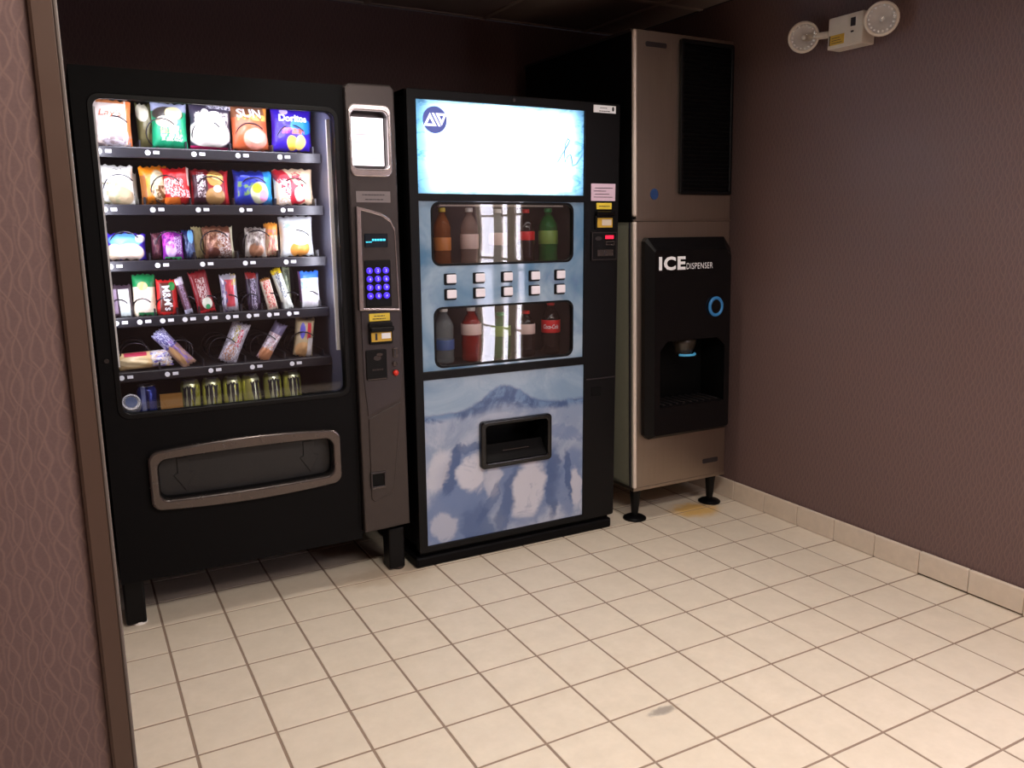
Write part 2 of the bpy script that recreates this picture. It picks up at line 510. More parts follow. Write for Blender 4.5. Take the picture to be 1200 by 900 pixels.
class G:
    """collects shapes that make up ONE mesh"""
    def __init__(s):
        s.v, s.f = [], []

    def add(s, v, f):
        n = len(s.v)
        s.v += list(v)
        s.f += [tuple(i + n for i in q) for q in f]
        return s

    def box(s, x0, x1, y0, y1, z0, z1, bev=0., seg=2):
        bm = bmesh.new()
        bmesh.ops.create_cube(bm, size=1)
        for v in bm.verts:
            v.co = ((x0 + x1) / 2 + v.co.x * (x1 - x0), (y0 + y1) / 2 + v.co.y * (y1 - y0), (z0 + z1) / 2 + v.co.z * (z1 - z0))
        if bev:
            bmesh.ops.bevel(bm, geom=bm.edges[:], offset=bev, segments=seg, profile=.5, affect='EDGES')
        return s.bm(bm)

    def bm(s, bm):
        bm.verts.index_update()
        s.add([tuple(v.co) for v in bm.verts], [[v.index for v in f.verts] for f in bm.faces])
        bm.free()
        return s

    def plate(s, outlines, y0, y1, bev=0., axis='y'):
        """flat sheet from closed x,z outlines (inner ones are holes)"""
        cu = bpy.data.curves.new('t', 'CURVE')
        cu.dimensions = '2D'
        cu.fill_mode = 'BOTH'
        cu.extrude = (y1 - y0) / 2 - bev
        if bev:
            cu.bevel_depth = bev
            cu.bevel_resolution = 2
            cu.offset = -bev
        for ol in outlines:
            sp = cu.splines.new('POLY')
            sp.points.add(len(ol) - 1)
            for p, q in zip(sp.points, ol):
                p.co = (q[0], q[1], 0, 1)
            sp.use_cyclic_u = True
        v, f = curve_mesh(cu)
        yc = (y0 + y1) / 2
        if axis == 'y':
            return s.add([(a, yc - c, b) for a, b, c in v], f)
        if axis == 'x':                      # outlines are y,z ; sheet faces -x
            return s.add([(yc - c, -a, b) for a, b, c in v], f)
        return s.add([(a, b, yc + c) for a, b, c in v], f)

    def lathe(s, prof, n=20, c=(0, 0, 0), axis='z', cap=True):
        v, f = [], []
        for r, h in prof:
            for k in range(n):
                a = 2 * PI * k / n
                p = (r * math.cos(a), r * math.sin(a), h)
                if axis == 'y':
                    p = (p[0], -p[2], p[1])
                elif axis == 'x':
                    p = (-p[2], -p[0], p[1])
                v.append((p[0] + c[0], p[1] + c[1], p[2] + c[2]))
        for i in range(len(prof) - 1):
            for k in range(n):
                k2 = (k + 1) % n
                f.append((i * n + k, i * n + k2, (i + 1) * n + k2, (i + 1) * n + k))
        if cap:
            f.append(tuple(range(n))[::-1])
            f.append(tuple((len(prof) - 1) * n + k for k in range(n)))
        return s.add(v, f)

    def tube(s, pts, r, n=6, closed=False):
        pts = [Vector(p) for p in pts]
        v, f = [], []
        m_ = len(pts)
        ref = Vector((.31, .52, .79))
        for i, p in enumerate(pts):
            a = pts[(i - 1) % m_] if (closed or i > 0) else p
            b = pts[(i + 1) % m_] if (closed or i < m_ - 1) else p
            t = (b - a).normalized()
            e1 = t.cross(ref).normalized()
            e2 = t.cross(e1)
            for k in range(n):
                an = 2 * PI * k / n
                v.append(tuple(p + r * (math.cos(an) * e1 + math.sin(an) * e2)))
        rng = m_ if closed else m_ - 1
        for i in range(rng):
            j = (i + 1) % m_
            for k in range(n):
                k2 = (k + 1) % n
                f.append((i * n + k, i * n + k2, j * n + k2, j * n + k))
        if not closed:
            f.append(tuple(range(n))[::-1])
            f.append(tuple((m_ - 1) * n + k for k in range(n)))
        return s.add(v, f)

    def put(s, name, mat, parent=None, org=None, smoothf=False):
        return put(name, s.v, s.f, mat, parent, org, smoothf)


def curve_mesh(cu):
    ob = bpy.data.objects.new('t', cu)
    COL.objects.link(ob)
    dg = bpy.context.evaluated_depsgraph_get()
    me = bpy.data.meshes.new_from_object(ob.evaluated_get(dg))
    v = [tuple(p.co) for p in me.vertices]
    f = [tuple(p.vertices) for p in me.polygons]
    bpy.data.objects.remove(ob)
    bpy.data.curves.remove(cu)
    bpy.data.meshes.remove(me)
    return v, f


def text2d(body, size, bold=0., shear=0., width=None, spacing=1.):
    """flat letters centred on 0,0 ; size is the capital height"""
    cu = bpy.data.curves.new('t', 'FONT')
    cu.body = body
    cu.size = 1
    cu.offset = bold
    cu.shear = shear
    cu.space_character = spacing
    cu.resolution_u = 3
    v, f = curve_mesh(cu)
    x0, x1 = min(p[0] for p in v), max(p[0] for p in v)
    y0, y1 = min(p[1] for p in v), max(p[1] for p in v)
    k = size / (y1 - y0)
    kx = width / (x1 - x0) if width else k
    return [((p[0] - (x0 + x1) / 2) * kx, (p[1] - (y0 + y1) / 2) * k) for p in v], f


def letter(name, body, x, z, y, size, mat, parent, rot=0., fy=None, **kw):
    v, f = text2d(body, size, **kw)
    c, s_ = math.cos(math.radians(rot)), math.sin(math.radians(rot))
    pts = []
    for a, b in v:
        px, pz = x + a * c - b * s_, z + a * s_ + b * c
        pts.append((px, fy(px, pz) if fy else y, pz))
    return put(name, pts, f, mat, parent)


def scribble(x, z, y, w, h, mat, parent, seed=1, name='print_line'):
    """a line of print too small to read: a row of short dashes"""
    rg = random.Random(seed)
    g, a = G(), x - w / 2
    while a < x + w / 2 - .01:
        b = min(x + w / 2, a + rg.uniform(.02, .06))
        g.box(a, b, y, y + .004, z - h / 2, z + h / 2)
        a = b + .012
    return g.put(name, mat, parent)


def rr(x0, x1, z0, z1, r, n=5):
    out = []
    for cx, cz, a0 in ((x1 - r, z1 - r, 0), (x0 + r, z1 - r, 90), (x0 + r, z0 + r, 180), (x1 - r, z0 + r, 270)):
        for k in range(n + 1):
            a = math.radians(a0 + 90 * k / n)
            out.append((cx + r * math.cos(a), cz + r * math.sin(a)))
    return out


def ell(cx, cz, rx, rz, n=28):
    return [(cx + rx * math.cos(2 * PI * k / n), cz + rz * math.sin(2 * PI * k / n)) for k in range(n)]


def rect(x0, x1, z0, z1):
    return [(x0, z0), (x1, z0), (x1, z1), (x0, z1)]


# ================================================================ THE ROOM
XW, YB, ZC = 12.95, 6.0, 11.55              # right wall, back wall, ceiling
YD = .9784                                   # tile pitch in depth
HX0, HX1, HY0 = -7.0, 17.0, -19.0            # corridor behind the camera

fl = tag(G().box(HX0, HX1, HY0, YB, -.3, -.009).put('floor', 'grout'), 'beige square ceramic floor tiles with brown grout', None, None, 'structure')
g_ = .019
bm = bmesh.new()
base = [(g_, g_), (1 - g_, g_), (1 - g_, YD - g_), (g_, YD - g_)]


def tile_shape():
    e = .007
    v = [(x, y, -.05) for x, y in base] + [(x, y, -.004) for x, y in base]
    v += [(x + (e if x < .5 else -e), y + (e if y < .5 else -e), 0) for x, y in base]
    f = [(8, 9, 10, 11)]
    for a in (0, 4):
        for k in range(4):
            f.append((a + k, a + (k + 1) % 4, a + 4 + (k + 1) % 4, a + 4 + k))
    return v, f


tv, tf = tile_shape()
rnd = random.Random(4)
first = None
spill = G()
for i in range(-7, 17):
    for j in range(-6, 19):
        x0, y0 = float(i), -(j + 1) * YD
        if y0 + YD > YB or y0 < HY0:
            continue
        if i >= 13 and y0 > -14:
            continue
        wide = XW - .03 - x0 if i == 12 and y0 > -14 else 1
        # the tiles in sight (camera cone with a margin) are single pieces
        cx, cy = x0 + .5 + .887, y0 + .5 + 12.99
        dist = cx * .479 + cy * .878
        side = cx * .878 - cy * .479
        seen = dist > 3.0 and abs(side) < dist * .70 + 1.2 and y0 > -9.0 and -2 <= i
        if seen and y0 < 3.2:
            if first is None:
                first = put('floor_tile', tv, tf, 'floor', fl)
                o = first
            else:
                o = first.copy()
                COL.objects.link(o)
            o.location = Vector((x0, y0, rnd.uniform(-.002, .002))) * S
            if wide < 1:
                o.scale.x = wide
        else:
            spill.add([(x0 + v[0] * wide, y0 + v[1], v[2]) for v in tv], tf)
tag(spill.put('floor_tile', 'floor', fl), kind='stuff')

# walls
tag(G().box(HX0, XW, YB, YB + .5, 0, ZC).put('wall_back', 'wp_x'), 'mauve leaf-patterned wallpaper wall behind the machines', None, None, 'structure')
wr = G().box(XW, XW + .5, -9.3, YB, 0, ZC)
wr.box(XW, XW + .5, -13.6, -9.3, 0, .6)
wr.box(XW, XW + .5, -13.6, -9.3, 9.6, ZC)
wr.box(XW, XW + .5, HY0, -13.6, 0, ZC)
tag(wr.put('wall_right', 'wp_y'), 'mauve leaf-patterned wallpaper wall beside the ice dispenser', None, None, 'structure')
tag(G().box(HX0, XW + .5, HY0 - .5, HY0, 0, ZC).put('wall_rear', 'wp_x'), None, None, None, 'structure')
tag(G().box(HX0 - .5, HX0, HY0, -6.9, 0, ZC).put('wall_corridor', 'wp_y'), None, None, None, 'structure')
wl = G().box(HX0, -.92, -7.0, -6.45, 0, ZC).box(-1.5, -.95, -6.45, YB, 0, ZC)
tag(wl.put('wall_left', 'wp_x'), 'lit tan-mauve wallpaper partition end beside the snack machine', None, None, 'structure')
t1 = tag(G().box(-.93, -.77, -7.03, -6.42, 0, ZC, .025).put('trim_1', 'trim'), 'plain brown corner trim on the edge of the partition', None, None, 'structure')
tag(G().box(-.77, XW, -6.95, -6.45, 11.0, ZC).put('wall_header', 'wp_x'), 'header over the opening into the alcove', None, None, 'structure')

G().box(-.79, -.765, -7.035, -6.415, 0, ZC, .008).put('edge_highlight', 'trimlight', t1)  # highlight on the trim's bevel, put in as a paler strip

# daylit window in the corridor (it shows in the drink machine's window)
w1 = tag(thing('window_1', 'tall white-framed corridor window with sheer curtains', None, (XW + .2, -11.45, .6)), kind='structure')
yl = [(-13.2, -11.8), (-11.15, -10.55), (-10.0, -9.45)]
fr = [rect(9.4, 13.5, .62, 9.58)]
for a, b in yl:
    fr.append(rect(-b + .04, -a - .04, .9, 9.3))
gr = G()
gr.plate([[(q[0], q[1]) for q in ol] for ol in fr], XW + .02, XW + .10, axis='x')
gr.put('window_frame', 'cream', w1)
n = 60
v, f = [], []
for k in range(n + 1):
    y = -13.58 + 4.26 * k / n
    for z in (.62, 9.58):
        v.append((XW + .16 + .02 * math.sin(k * 1.9), y, z))
for k in range(n):
    f.append((2 * k, 2 * k + 1, 2 * k + 3, 2 * k + 2))
put('sheer_curtain', v, f, 'daylit', w1, smoothf=True)
for a, b in yl:
    G().box(XW + .055, XW + .065, a + .02, b - .02, .85, 9.35).put('pane', 'glass', w1)
    for z in (3.0, 5.1, 7.2):
        G().box(XW + .03, XW + .09, a, b, z - .05, z + .05).put('glazing_bar', 'cream', w1)

# base tiles along the right wall
bb = tag(G().box(XW - .03, XW + .02, -9.2, YB, 0, .43).put('baseboard_right', 'grout'), 'row of beige ceramic base tiles along the right wall', None, None, 'structure')
y = YB - .02
edges = [.04 + .9784 * k for k in range(6, 0, -1)] + [.04, -.94, -1.94, -2.93, -3.91, -4.89, -5.87, -6.85, -7.83, -8.8]
for k in range(len(edges) - 1):
    a, b = edges[k + 1], edges[k]
    lift = .03 if b in (-3.91, -4.89) else 0.
    G().box(XW - .10, XW - .025, a + .006, b - .006, .004 + lift, .46 + lift * .2, .012, 1).put('base_tile', 'skirt', bb)

# ceiling: lay-in panels between grid bars
ce = tag(G().box(HX0, XW + .5, HY0, YB, ZC + .12, ZC + .4).put('ceiling', 'black'), 'dim suspended ceiling of square acoustic panels', None, None, 'structure')
lights_at = {(-1, -5), (0, -5), (1, -6), (2, -6)}
for k in range(-5, 4):
    for l in range(-8, 2):
        x0, y0 = 5.7 + 3 * (k - 0), 2.9 + 3 * l
        xa, xb, ya, yb = max(x0 + .05, HX0), min(x0 + 2.95, XW), max(y0 + .05, HY0), min(y0 + 2.95, YB)
        if xb - xa < .1 or yb - ya < .1:
            continue
        G().box(xa, xb, ya, yb, ZC + .02, ZC + .1, .02, 1).put('ceiling_panel', 'ceil', ce)
for k in range(-4, 3):
    x0 = 5.7 + 3 * k
    if HX0 < x0 < XW:
        G().box(x0 - .06, x0 + .06, HY0, YB, ZC, ZC + .12).put('grid_bar', 'tbar', ce)
for l in range(-8, 2):
    y0 = 2.9 + 3 * l
    if HY0 < y0 < YB:
        G().box(HX0, XW, y0 - .06, y0 + .06, ZC + .001, ZC + .12).put('grid_bar', 'tbar', ce)
for cx, cy, wh in ((3.4, -9.8, 'outside the alcove opening'), (9.8, -14.0, 'beside the tall corridor window')):
    t = thing('ceiling_light', 'fluorescent ceiling troffer ' + wh, 'ceiling light', (cx, cy, ZC - .2), 'corridor troffers')
    G().plate([rect(cx - 3, cx + 3, cy - 1.5, cy + 1.5), rect(cx - 2.85, cx + 2.85, cy - 1.35, cy + 1.35)], ZC - .2, ZC, axis='z').put('frame', 'white', t)
    G().box(cx - 2.85, cx + 2.85, cy - 1.35, cy + 1.35, ZC - .12, ZC - .08).put('diffuser', 'troffer', t)
for cx, cy, wh in ((3.2, -.4, 'in front of the snack machine'), (8.6, -1.0, 'between drink machine and ice dispenser')):
    t = thing('downlight', 'round recessed ceiling downlight ' + wh, 'ceiling light', (cx, cy, ZC - .05), 'alcove downlights')
    G().lathe([(.48, ZC - .04), (.48, ZC), (.36, ZC), (.36, ZC - .04), (.48, ZC - .04)], 28, (cx, cy, 0), cap=False).put('trim_ring', 'white', t, smoothf=True)
    G().lathe([(.36, ZC - .01), (.30, ZC + .01), (.02, ZC + .01)], 28, (cx, cy, 0)).put('lamp_face', 'troffer', t)

# ================================================================ SNACK MACHINE
YF = 1.0
sx0, sx1, sz0, sz1 = -.56, 4.44, .86, 8.93
sm = thing('snack_machine', 'tall black glass-front snack vending machine with lit shelves', 'vending machine', (1.95, 3.0, 0))
cab = G()
cab.box(sx0, sx0 + .12, YF + .25, 5.5, sz0, sz1).box(sx1 - .12, sx1, YF + .25, 5.5, sz0, sz1)
cab.box(sx0, sx1, YF + .25, 5.5, sz1 - .12, sz1).box(sx0, sx1, YF + .25, 5.5, sz0, sz0 + .12).box(sx0, sx1, 5.4, 5.5, sz0, sz1)
cab.put('cabinet', 'black', sm)
lin_ = G()
lin_.box(-.36, -.33, YF + .3, 4.6, 3.0, 8.75).box(-.36, 3.40, 4.55, 4.6, 3.0, 8.75)
lin_.box(-.36, 3.40, YF + .3, 4.6, 8.72, 8.75).box(-.36, 3.4, YF + .3, 4.6, 3.0, 3.04)
lin_.put('product_chamber', 'inner', sm)
G().box(3.385, 3.41, YF + .3, 4.6, 3.04, 8.72).put('chamber_side', 'pale', sm)
wx0, wx1, wz0, wz1 = -.30, 3.37, 3.66, 8.50
fo_t = [(.0 + 3.12 * k / 10, 3.04 + .1 * math.sin(PI * (k / 10) * .62)) for k in range(11)]


def flap_outline(x0, x1, zt, zb, bow, r):
    out = []
    o4 = rr(x0, x1, zb, zt, r, 5)
    # subdivide the long edges so they can bow
    pts = []
    for a, b in zip(o4, o4[1:] + o4[:1]):
        pts.append(a)
        if abs(a[0] - b[0]) > .5:
            for k in range(1, 10):
                pts.append((a[0] + (b[0] - a[0]) * k / 10, a[1]))
    zc, xc, hw = (zt + zb) / 2, (x0 + x1) / 2, (x1 - x0) / 2
    for px, pz in pts:
        q = bow * (1 - ((px - xc) / hw) ** 2)
        out.append((px, pz + (q if pz > zc else -q)))
    return out


hole = rr(wx0, wx1, wz0, wz1, .14)
flap_in = flap_outline(.16, 3.02, 2.86, 2.22, .03, .14)
door = G()
door.plate([rect(sx0, 3.53, sz0, sz1), hole, flap_in], YF, YF + .24)
door.put('door', 'black', sm)
G().plate([rr(wx0 - .06, wx1 + .06, wz0 - .06, wz1 + .06, .18), rr(wx0 + .02, wx1 - .02, wz0 + .02, wz1 - .02, .13)], YF - .02, YF + .04, .012).put('window_gasket', 'black2', sm)
G().box(wx0 - .03, wx1 + .03, YF + .12, YF + .15, wz0 - .03, wz1 + .03).put('window_glass', 'glass', sm)
G().lathe([(.035, 0), (.035, .03), (.02, .03), (.02, .02)], 14, (-.44, YF, 4.56), 'y').put('door_lock', 'gun', sm)
fr = G().plate([flap_outline(.0, 3.18, 3.02, 2.05, .08, .15), flap_outline(.14, 3.04, 2.88, 2.2, .03, .14)], YF - .10, YF + .05, .035)
fr.put('flap_frame', 'silver', sm, smoothf=False)
fp = G().plate([flap_outline(.13, 3.05, 2.9, 2.18, .03, .14)], YF + .12, YF + .16).put('delivery_flap', 'flap', sm)
for cx in (.5, 2.6):
    arrow = [(cx - .05, 2.84), (cx + .14, 2.84), (cx + .14, 2.58), (cx + .22, 2.56), (cx + .06, 2.27), (cx - .12, 2.55), (cx - .05, 2.58)]
    G().plate([arrow], YF + .10, YF + .13, .008).put('push_arrow', 'flap', fp)

# control column
colp = [(3.55, 1.0), (4.44, 1.03), (4.40, 8.90), (4.33, 8.97), (3.60, 8.95), (3.52, 8.88)]
kz = [(3.60, 5.14), (4.35, 5.10), (4.31, 6.55), (4.22, 6.72), (4.06, 6.82), (3.85, 6.88), (3.62, 6.93)]
scr_o, scr_i = rr(3.555, 4.315, 7.43, 8.63, .13), rr(3.60, 4.25, 7.56, 8.52, .10)
G().plate([colp, scr_i], YF - .13, YF + .24, .03).put('control_column', 'gun', sm, smoothf=False)
G().plate([scr_o, scr_i], YF - .17, YF - .10, .022).put('screen_bezel', 'chrome', sm)
G().box(3.58, 4.27, YF + .06, YF + .1, 7.5, 8.55).put('screen_recess', 'gun2', sm)
scr = G().box(3.62, 4.23, YF + .02, YF + .055, 7.63, 8.43).put('lit_card', 'screen', sm)
for k in range(4):
    G().box(3.68, 4.16 - .07 * (k % 2), YF + .012, YF + .019, 7.75 + .13 * k, 7.763 + .13 * k).put('print_line', 'pink', scr)
lab = G().box(3.64, 4.26, YF - .145, YF - .13, 7.0, 7.19).put('instruction_plate', 'plateg', sm)
scribble(3.95, 7.13, YF - .15, .4, .014, 'ink', lab, 1)
scribble(3.97, 7.05, YF - .15, .34, .014, 'ink', lab, 2)
km = G().plate([kz], YF - .19, YF - .12, .02).put('keypad_module', 'gun', sm)
inner = [(3.68 + (p[0] - 3.6) * .86, 5.16 + (p[1] - 5.12) * .94) for p in kz]
G().plate([[(p[0], p[1]) for p in kz], inner], YF - .205, YF - .18, .01).put('module_edge', 'chrome', km)
ds = G().box(3.74, 4.16, YF - .215, YF - .185, 6.23, 6.47, .01).put('display', 'lcd', sm)
scribble(4.0, 6.36, YF - .221, .26, .035, 'cyan', ds, 3, 'display_digits')
scribble(3.81, 6.325, YF - .221, .1, .02, 'cyan', ds, 4, 'display_digits')
G().box(3.72, 4.2, YF - .21, YF - .185, 5.19, 6.01, .012).put('keypad_panel', 'black2', sm)
for r_ in range(4):
    for c_ in range(3):
        kx, kzz = 3.80 + .15 * c_, 5.83 - .147 * r_
        ky = G().lathe([(.058, 0), (.058, .02), (.045, .032)], 14, (kx, YF - .21, kzz), 'y').put('key', 'violet', sm)
        letter('numeral', '123456789*0#'[r_ * 3 + c_], kx, kzz, YF - .244, .05 if r_ < 3 or c_ == 1 else .035, 'violetw', ky)
# bill acceptor, coin unit
st = G().box(3.78, 4.17, YF - .165, YF - .13, 4.93, 5.07, .01).put('bill_sticker', 'yellow', sm)
scribble(3.97, 5.025, YF - .17, .2, .014, 'ink', st, 5)
scribble(3.97, 4.975, YF - .17, .26, .014, 'ink', st, 6)
bl = G()
bl.plate([rr(3.76, 4.2, 4.52, 4.92, .03)], YF - .20, YF - .12, .015)
bl.box(3.76, 4.2, YF - .30, YF - .18, 4.76, 4.84, .02)
bl.put('bill_acceptor', 'black2', sm)
st = G().box(3.79, 4.17, YF - .215, YF - .20, 4.57, 4.74, .005).put('bill_sticker', 'yellow2', sm)
G().box(3.98, 4.15, YF - .219, YF - .214, 4.62, 4.72).put('banknote_picture', 'whitec', st)
G().box(3.86, 3.9, YF - .219, YF - .214, 4.6, 4.72).put('arrow_picture', 'ink', st)
G().plate([[(3.64, 5.12), (3.64, 3.95), (3.70, 3.22), (4.33, 3.48), (4.36, 3.95), (4.36, 5.09)]], YF - .145, YF - .12, .008).put('payment_plate', 'gun2', sm)
cp = G().plate([rr(3.69, 4.08, 3.87, 4.42, .03)], YF - .17, YF - .14, .01).put('coin_plate', 'black2', sm)
G().plate([ell(3.90, 4.27, .07, .045, 16)], YF - .176, YF - .168).put('coin_picture', 'gun', cp)
G().plate([ell(3.94, 4.33, .06, .03, 16)], YF - .176, YF - .168).put('coin_picture', 'silver', cp)
scribble(3.9, 4.06, YF - .178, .2, .03, 'gun', cp, 7)
G().box(3.71, 4.06, YF - .178, YF - .165, 3.88, 3.9).put('plate_edge', 'silver', cp)
G().plate([rr(4.2, 4.3, 4.25, 4.43, .03)], YF - .17, YF - .14, .01).put('coin_slot_plate', 'silver', sm)
G().box(4.225, 4.25, YF - .175, YF - .16, 4.28, 4.4).put('coin_slot', 'ink', sm)
G().lathe([(.045, 0), (.045, .04), (.03, .05)], 14, (4.23, YF - .14, 4.14), 'y').put('coin_return_button', 'silver', sm)
G().lathe([(.05, 0), (.055, .04), (.04, .07), (.01, .08)], 14, (4.24, YF - .14, 3.97), 'y').put('return_lever', 'red', sm, smoothf=True)
G().plate([[(3.70, 3.16), (3.70, 1.64), (3.76, 1.58), (4.08, 1.70), (4.14, 1.80), (4.32, 3.42)]], YF - .15, YF - .12, .012).put('lower_plate', 'gun', sm)
cr = G().plate([rect(3.69, 3.98, 1.84, 2.15), rect(3.72, 3.95, 1.88, 2.12)], YF - .18, YF - .14, .008).put('coin_cup', 'gun2', sm)
G().box(3.72, 3.95, YF - .156, YF - .15, 1.88, 2.12).put('cup_hollow', 'bin', cr)
G().box(3.71, 3.95, YF - .19, YF - .15, 1.84, 1.87).put('cup_lip', 'silver', cr)
# legs and lower skirt
for lx, ly in ((-.38, 1.27), (4.28, 1.27), (-.38, 5.1), (4.28, 5.1)):
    lg = G().box(lx - .16, lx + .16, ly - .07, ly + .3, .03, sz0, .03).put('leg', 'black2', sm)
    G().lathe([(.12, 0), (.12, .05), (.05, .06)], 14, (lx + .05, ly + .05, 0)).put('leg_pad', 'whitep' if (lx < 0 and ly < 2) else 'gun', lg)

# shelves with rails, labels, coils
SH = {1: 7.80, 2: 6.89, 3: 5.98, 4: 5.05, 5: 4.13}
coil_mesh = {}
rnd = random.Random(11)
shelf_parent = {}
for row, zc in SH.items():
    sh = G()
    sh.box(-.32, 3.37, 1.92, 4.4, zc + .05, zc + .075)
    sh.put_ = None
    so = sh.put('shelf', 'inner', sm)
    shelf_parent[row] = so
    G().box(-.32, 3.36, 1.90, 1.95, zc - .09, zc + .08, .015).put('shelf_rail', 'rail', so)
    n = 10 if row == 4 else 5
    stp = .355 if row == 4 else .71
    for k in range(n):
        cx = -.21 + stp * k
        if row == 4 and k == 9:
            continue
        G().lathe([(.042, 0), (.042, .012)], 14, (cx, 1.90, zc - .005), 'y').put('slot_number', 'whitec', so)
        G().box(cx + .085, cx + .175, 1.885, 1.9, zc - .025, zc + .025).put('price_tag', 'whitec', so)
    for k in range(n + 1):
        dx = -.31 + stp * k
        if dx < 3.37:
            G().box(dx - .012, dx + .012, 1.97, 4.3, zc + .07, zc + .20).put('divider', 'rail', so)
    for k in range(n):
        cx = -.31 + stp * (k + .5)
        r = .145 if row == 4 else .235
        key = 'n' if row == 4 else 'w'
        if key not in coil_mesh:
            pts = []
            turns, seg = 3, 20
            for q in range(turns * seg + 1):
                a = 2 * PI * q / seg + .6
                pts.append((r * math.cos(a), .42 * q / seg, r * math.sin(a)))
            co = G().tube(pts, .011, 5).put('coil', 'wire', so, smoothf=True)
            coil_mesh[key] = co.data
            # vertices were made relative to the machine origin: shift back to local
            o3 = ORG[so]
            for v in co.data.vertices:
                v.co += Vector(o3) * S
        else:
            co = bpy.data.objects.new('coil', coil_mesh[key])
            COL.objects.link(co)
            co.parent = so
        o3 = ORG[so]
        co.location = (Vector((cx, 1.93, zc + .075 + r + .012)) - Vector(o3)) * S

# light bars inside the door frame
for x in (-.27, 3.34):
    G().box(x - .03, x + .03, YF + .30, YF + .36, 4.4, 8.4).put('light_bar', 'white', sm)
lamp('snack_light_bar_lamp', 'AREA', (-.22, YF + .36, 6.7), 2.5, (.90, .88, 1.0), (.75, .66, 0), size=(.1, 3.2))
lamp('snack_light_bar_lamp', 'AREA', (3.28, YF + .36, 6.9), 2.4, (.90, .88, 1.0), (-.75, .66, 0), size=(.1, 3.2))
G().box(.1, 3.0, YF + .30, YF + .42, 8.56, 8.62).put('light_bar', 'white', sm)
lamp('snack_light_bar_lamp', 'AREA', (1.53, YF + .38, 8.54), 3.6, (.92, .9, 1.0), (0, .62, -.8), size=(3.0, .1))
# can tray
G().box(-.32, 3.36, 1.86, 1.92, 3.10, 3.38, .02).put('can_tray_rail', 'black2', sm)
G().box(-.32, 3.36, 1.92, 4.2, 3.06, 3.12).put('can_tray', 'inner', sm)
G().box(.36, .72, 2.02, 2.06, 3.14, 3.76).put('tray_card', 'tan', sm)


# ---------------------------------------------------------------- wrapped goods
def bag(name, label, cat, group, x0, x1, z0, z1, mat, t=.32, y=2.0, rot=0., pinch=.06, crimp=.10, seed=0, yaw=0., back=0.):
    w, h = x1 - x0, z1 - z0
    if rot:                                   # x0..x1/z0..z1 then give length along z before the turn
        pass
    nx, nz = 12, 14
    rr_ = random.Random(seed)
    ph = [rr_.uniform(0, 6.28) for _ in range(6)]

    def surf(u, v):
        if abs(v) > 1 - crimp:
            return .012
        vv = abs(v) / (1 - crimp)
        s = max(0., 1 - abs(u) ** 2.6) ** .75 * max(0., 1 - vv ** 4) ** .6
        wr_ = .035 * math.sin(5 * u + 3 * v + ph[0]) * math.sin(4 * v + ph[1]) + .025 * math.sin(9 * u - 6 * v + ph[2])
        return .012 + t / 2 * s * (1 + wr_ * 3.6)

    def wid(v):
        return 1 - pinch * (1 - v * v)
    vs, fs = [], []
    for side in (-1, 1):
        for j in range(nz + 1):
            v = -1 + 2 * j / nz
            zz = 0
            for i in range(nx + 1):
                u = -1 + 2 * i / nx
                edge = .018 * math.sin(i * 2.4 + ph[3]) * (abs(v) ** 8)
                vs.append((u * w / 2 * wid(v), side * surf(u, v), (v + 1) / 2 * h + edge + .015 * h * math.sin(3 * u + ph[4]) * (v ** 4)))
    k = (nx + 1) * (nz + 1)
    for j in range(nz):
        for i in range(nx):
            a = j * (nx + 1) + i
            fs.append((a, a + 1, a + nx + 2, a + nx + 1))
            fs.append((k + a + 1, k + a, k + a + nx + 1, k + a + nx + 2))
    for j in range(nz):
        a = j * (nx + 1)
        fs.append((a + nx + 1, k + a + nx + 1, k + a, a))
        a += nx
        fs.append((a, k + a, k + a + nx + 1, a + nx + 1))
    for i in range(nx):
        fs.append((i, k + i, k + i + 1, i + 1))
        a = nz * (nx + 1) + i
        fs.append((a + 1, k + a + 1, k + a, a))
    o = put(name, vs, fs, mat, None, (0, 0, 0), True)
    o.location = Vector(((x0 + x1) / 2, y + t / 2 + back, z0)) * S
    o.rotation_euler = (math.radians(rr_.uniform(-4, 1)), math.radians(rot + rr_.uniform(-2.5, 2.5)), math.radians(yaw + rr_.uniform(-6, 6)))
    tag(o, label, cat, group)

    def fy(px, pz):
        v = 2 * pz / h - 1
        u = max(-1, min(1, px / (w / 2 * wid(v))))
        return -surf(u, v) - .034
    return o, fy, w, h


WHITE, INK = (250, 246, 244), (60, 52, 60)
GR1, GR2, GR3, GR4, GR5 = ('chip bags on the top snack shelf', 'snack bags on the second shelf', 'cookies and snacks on the third shelf', 'candy on the fourth shelf', 'pastries on the bottom spiral shelf')
P = print_mat
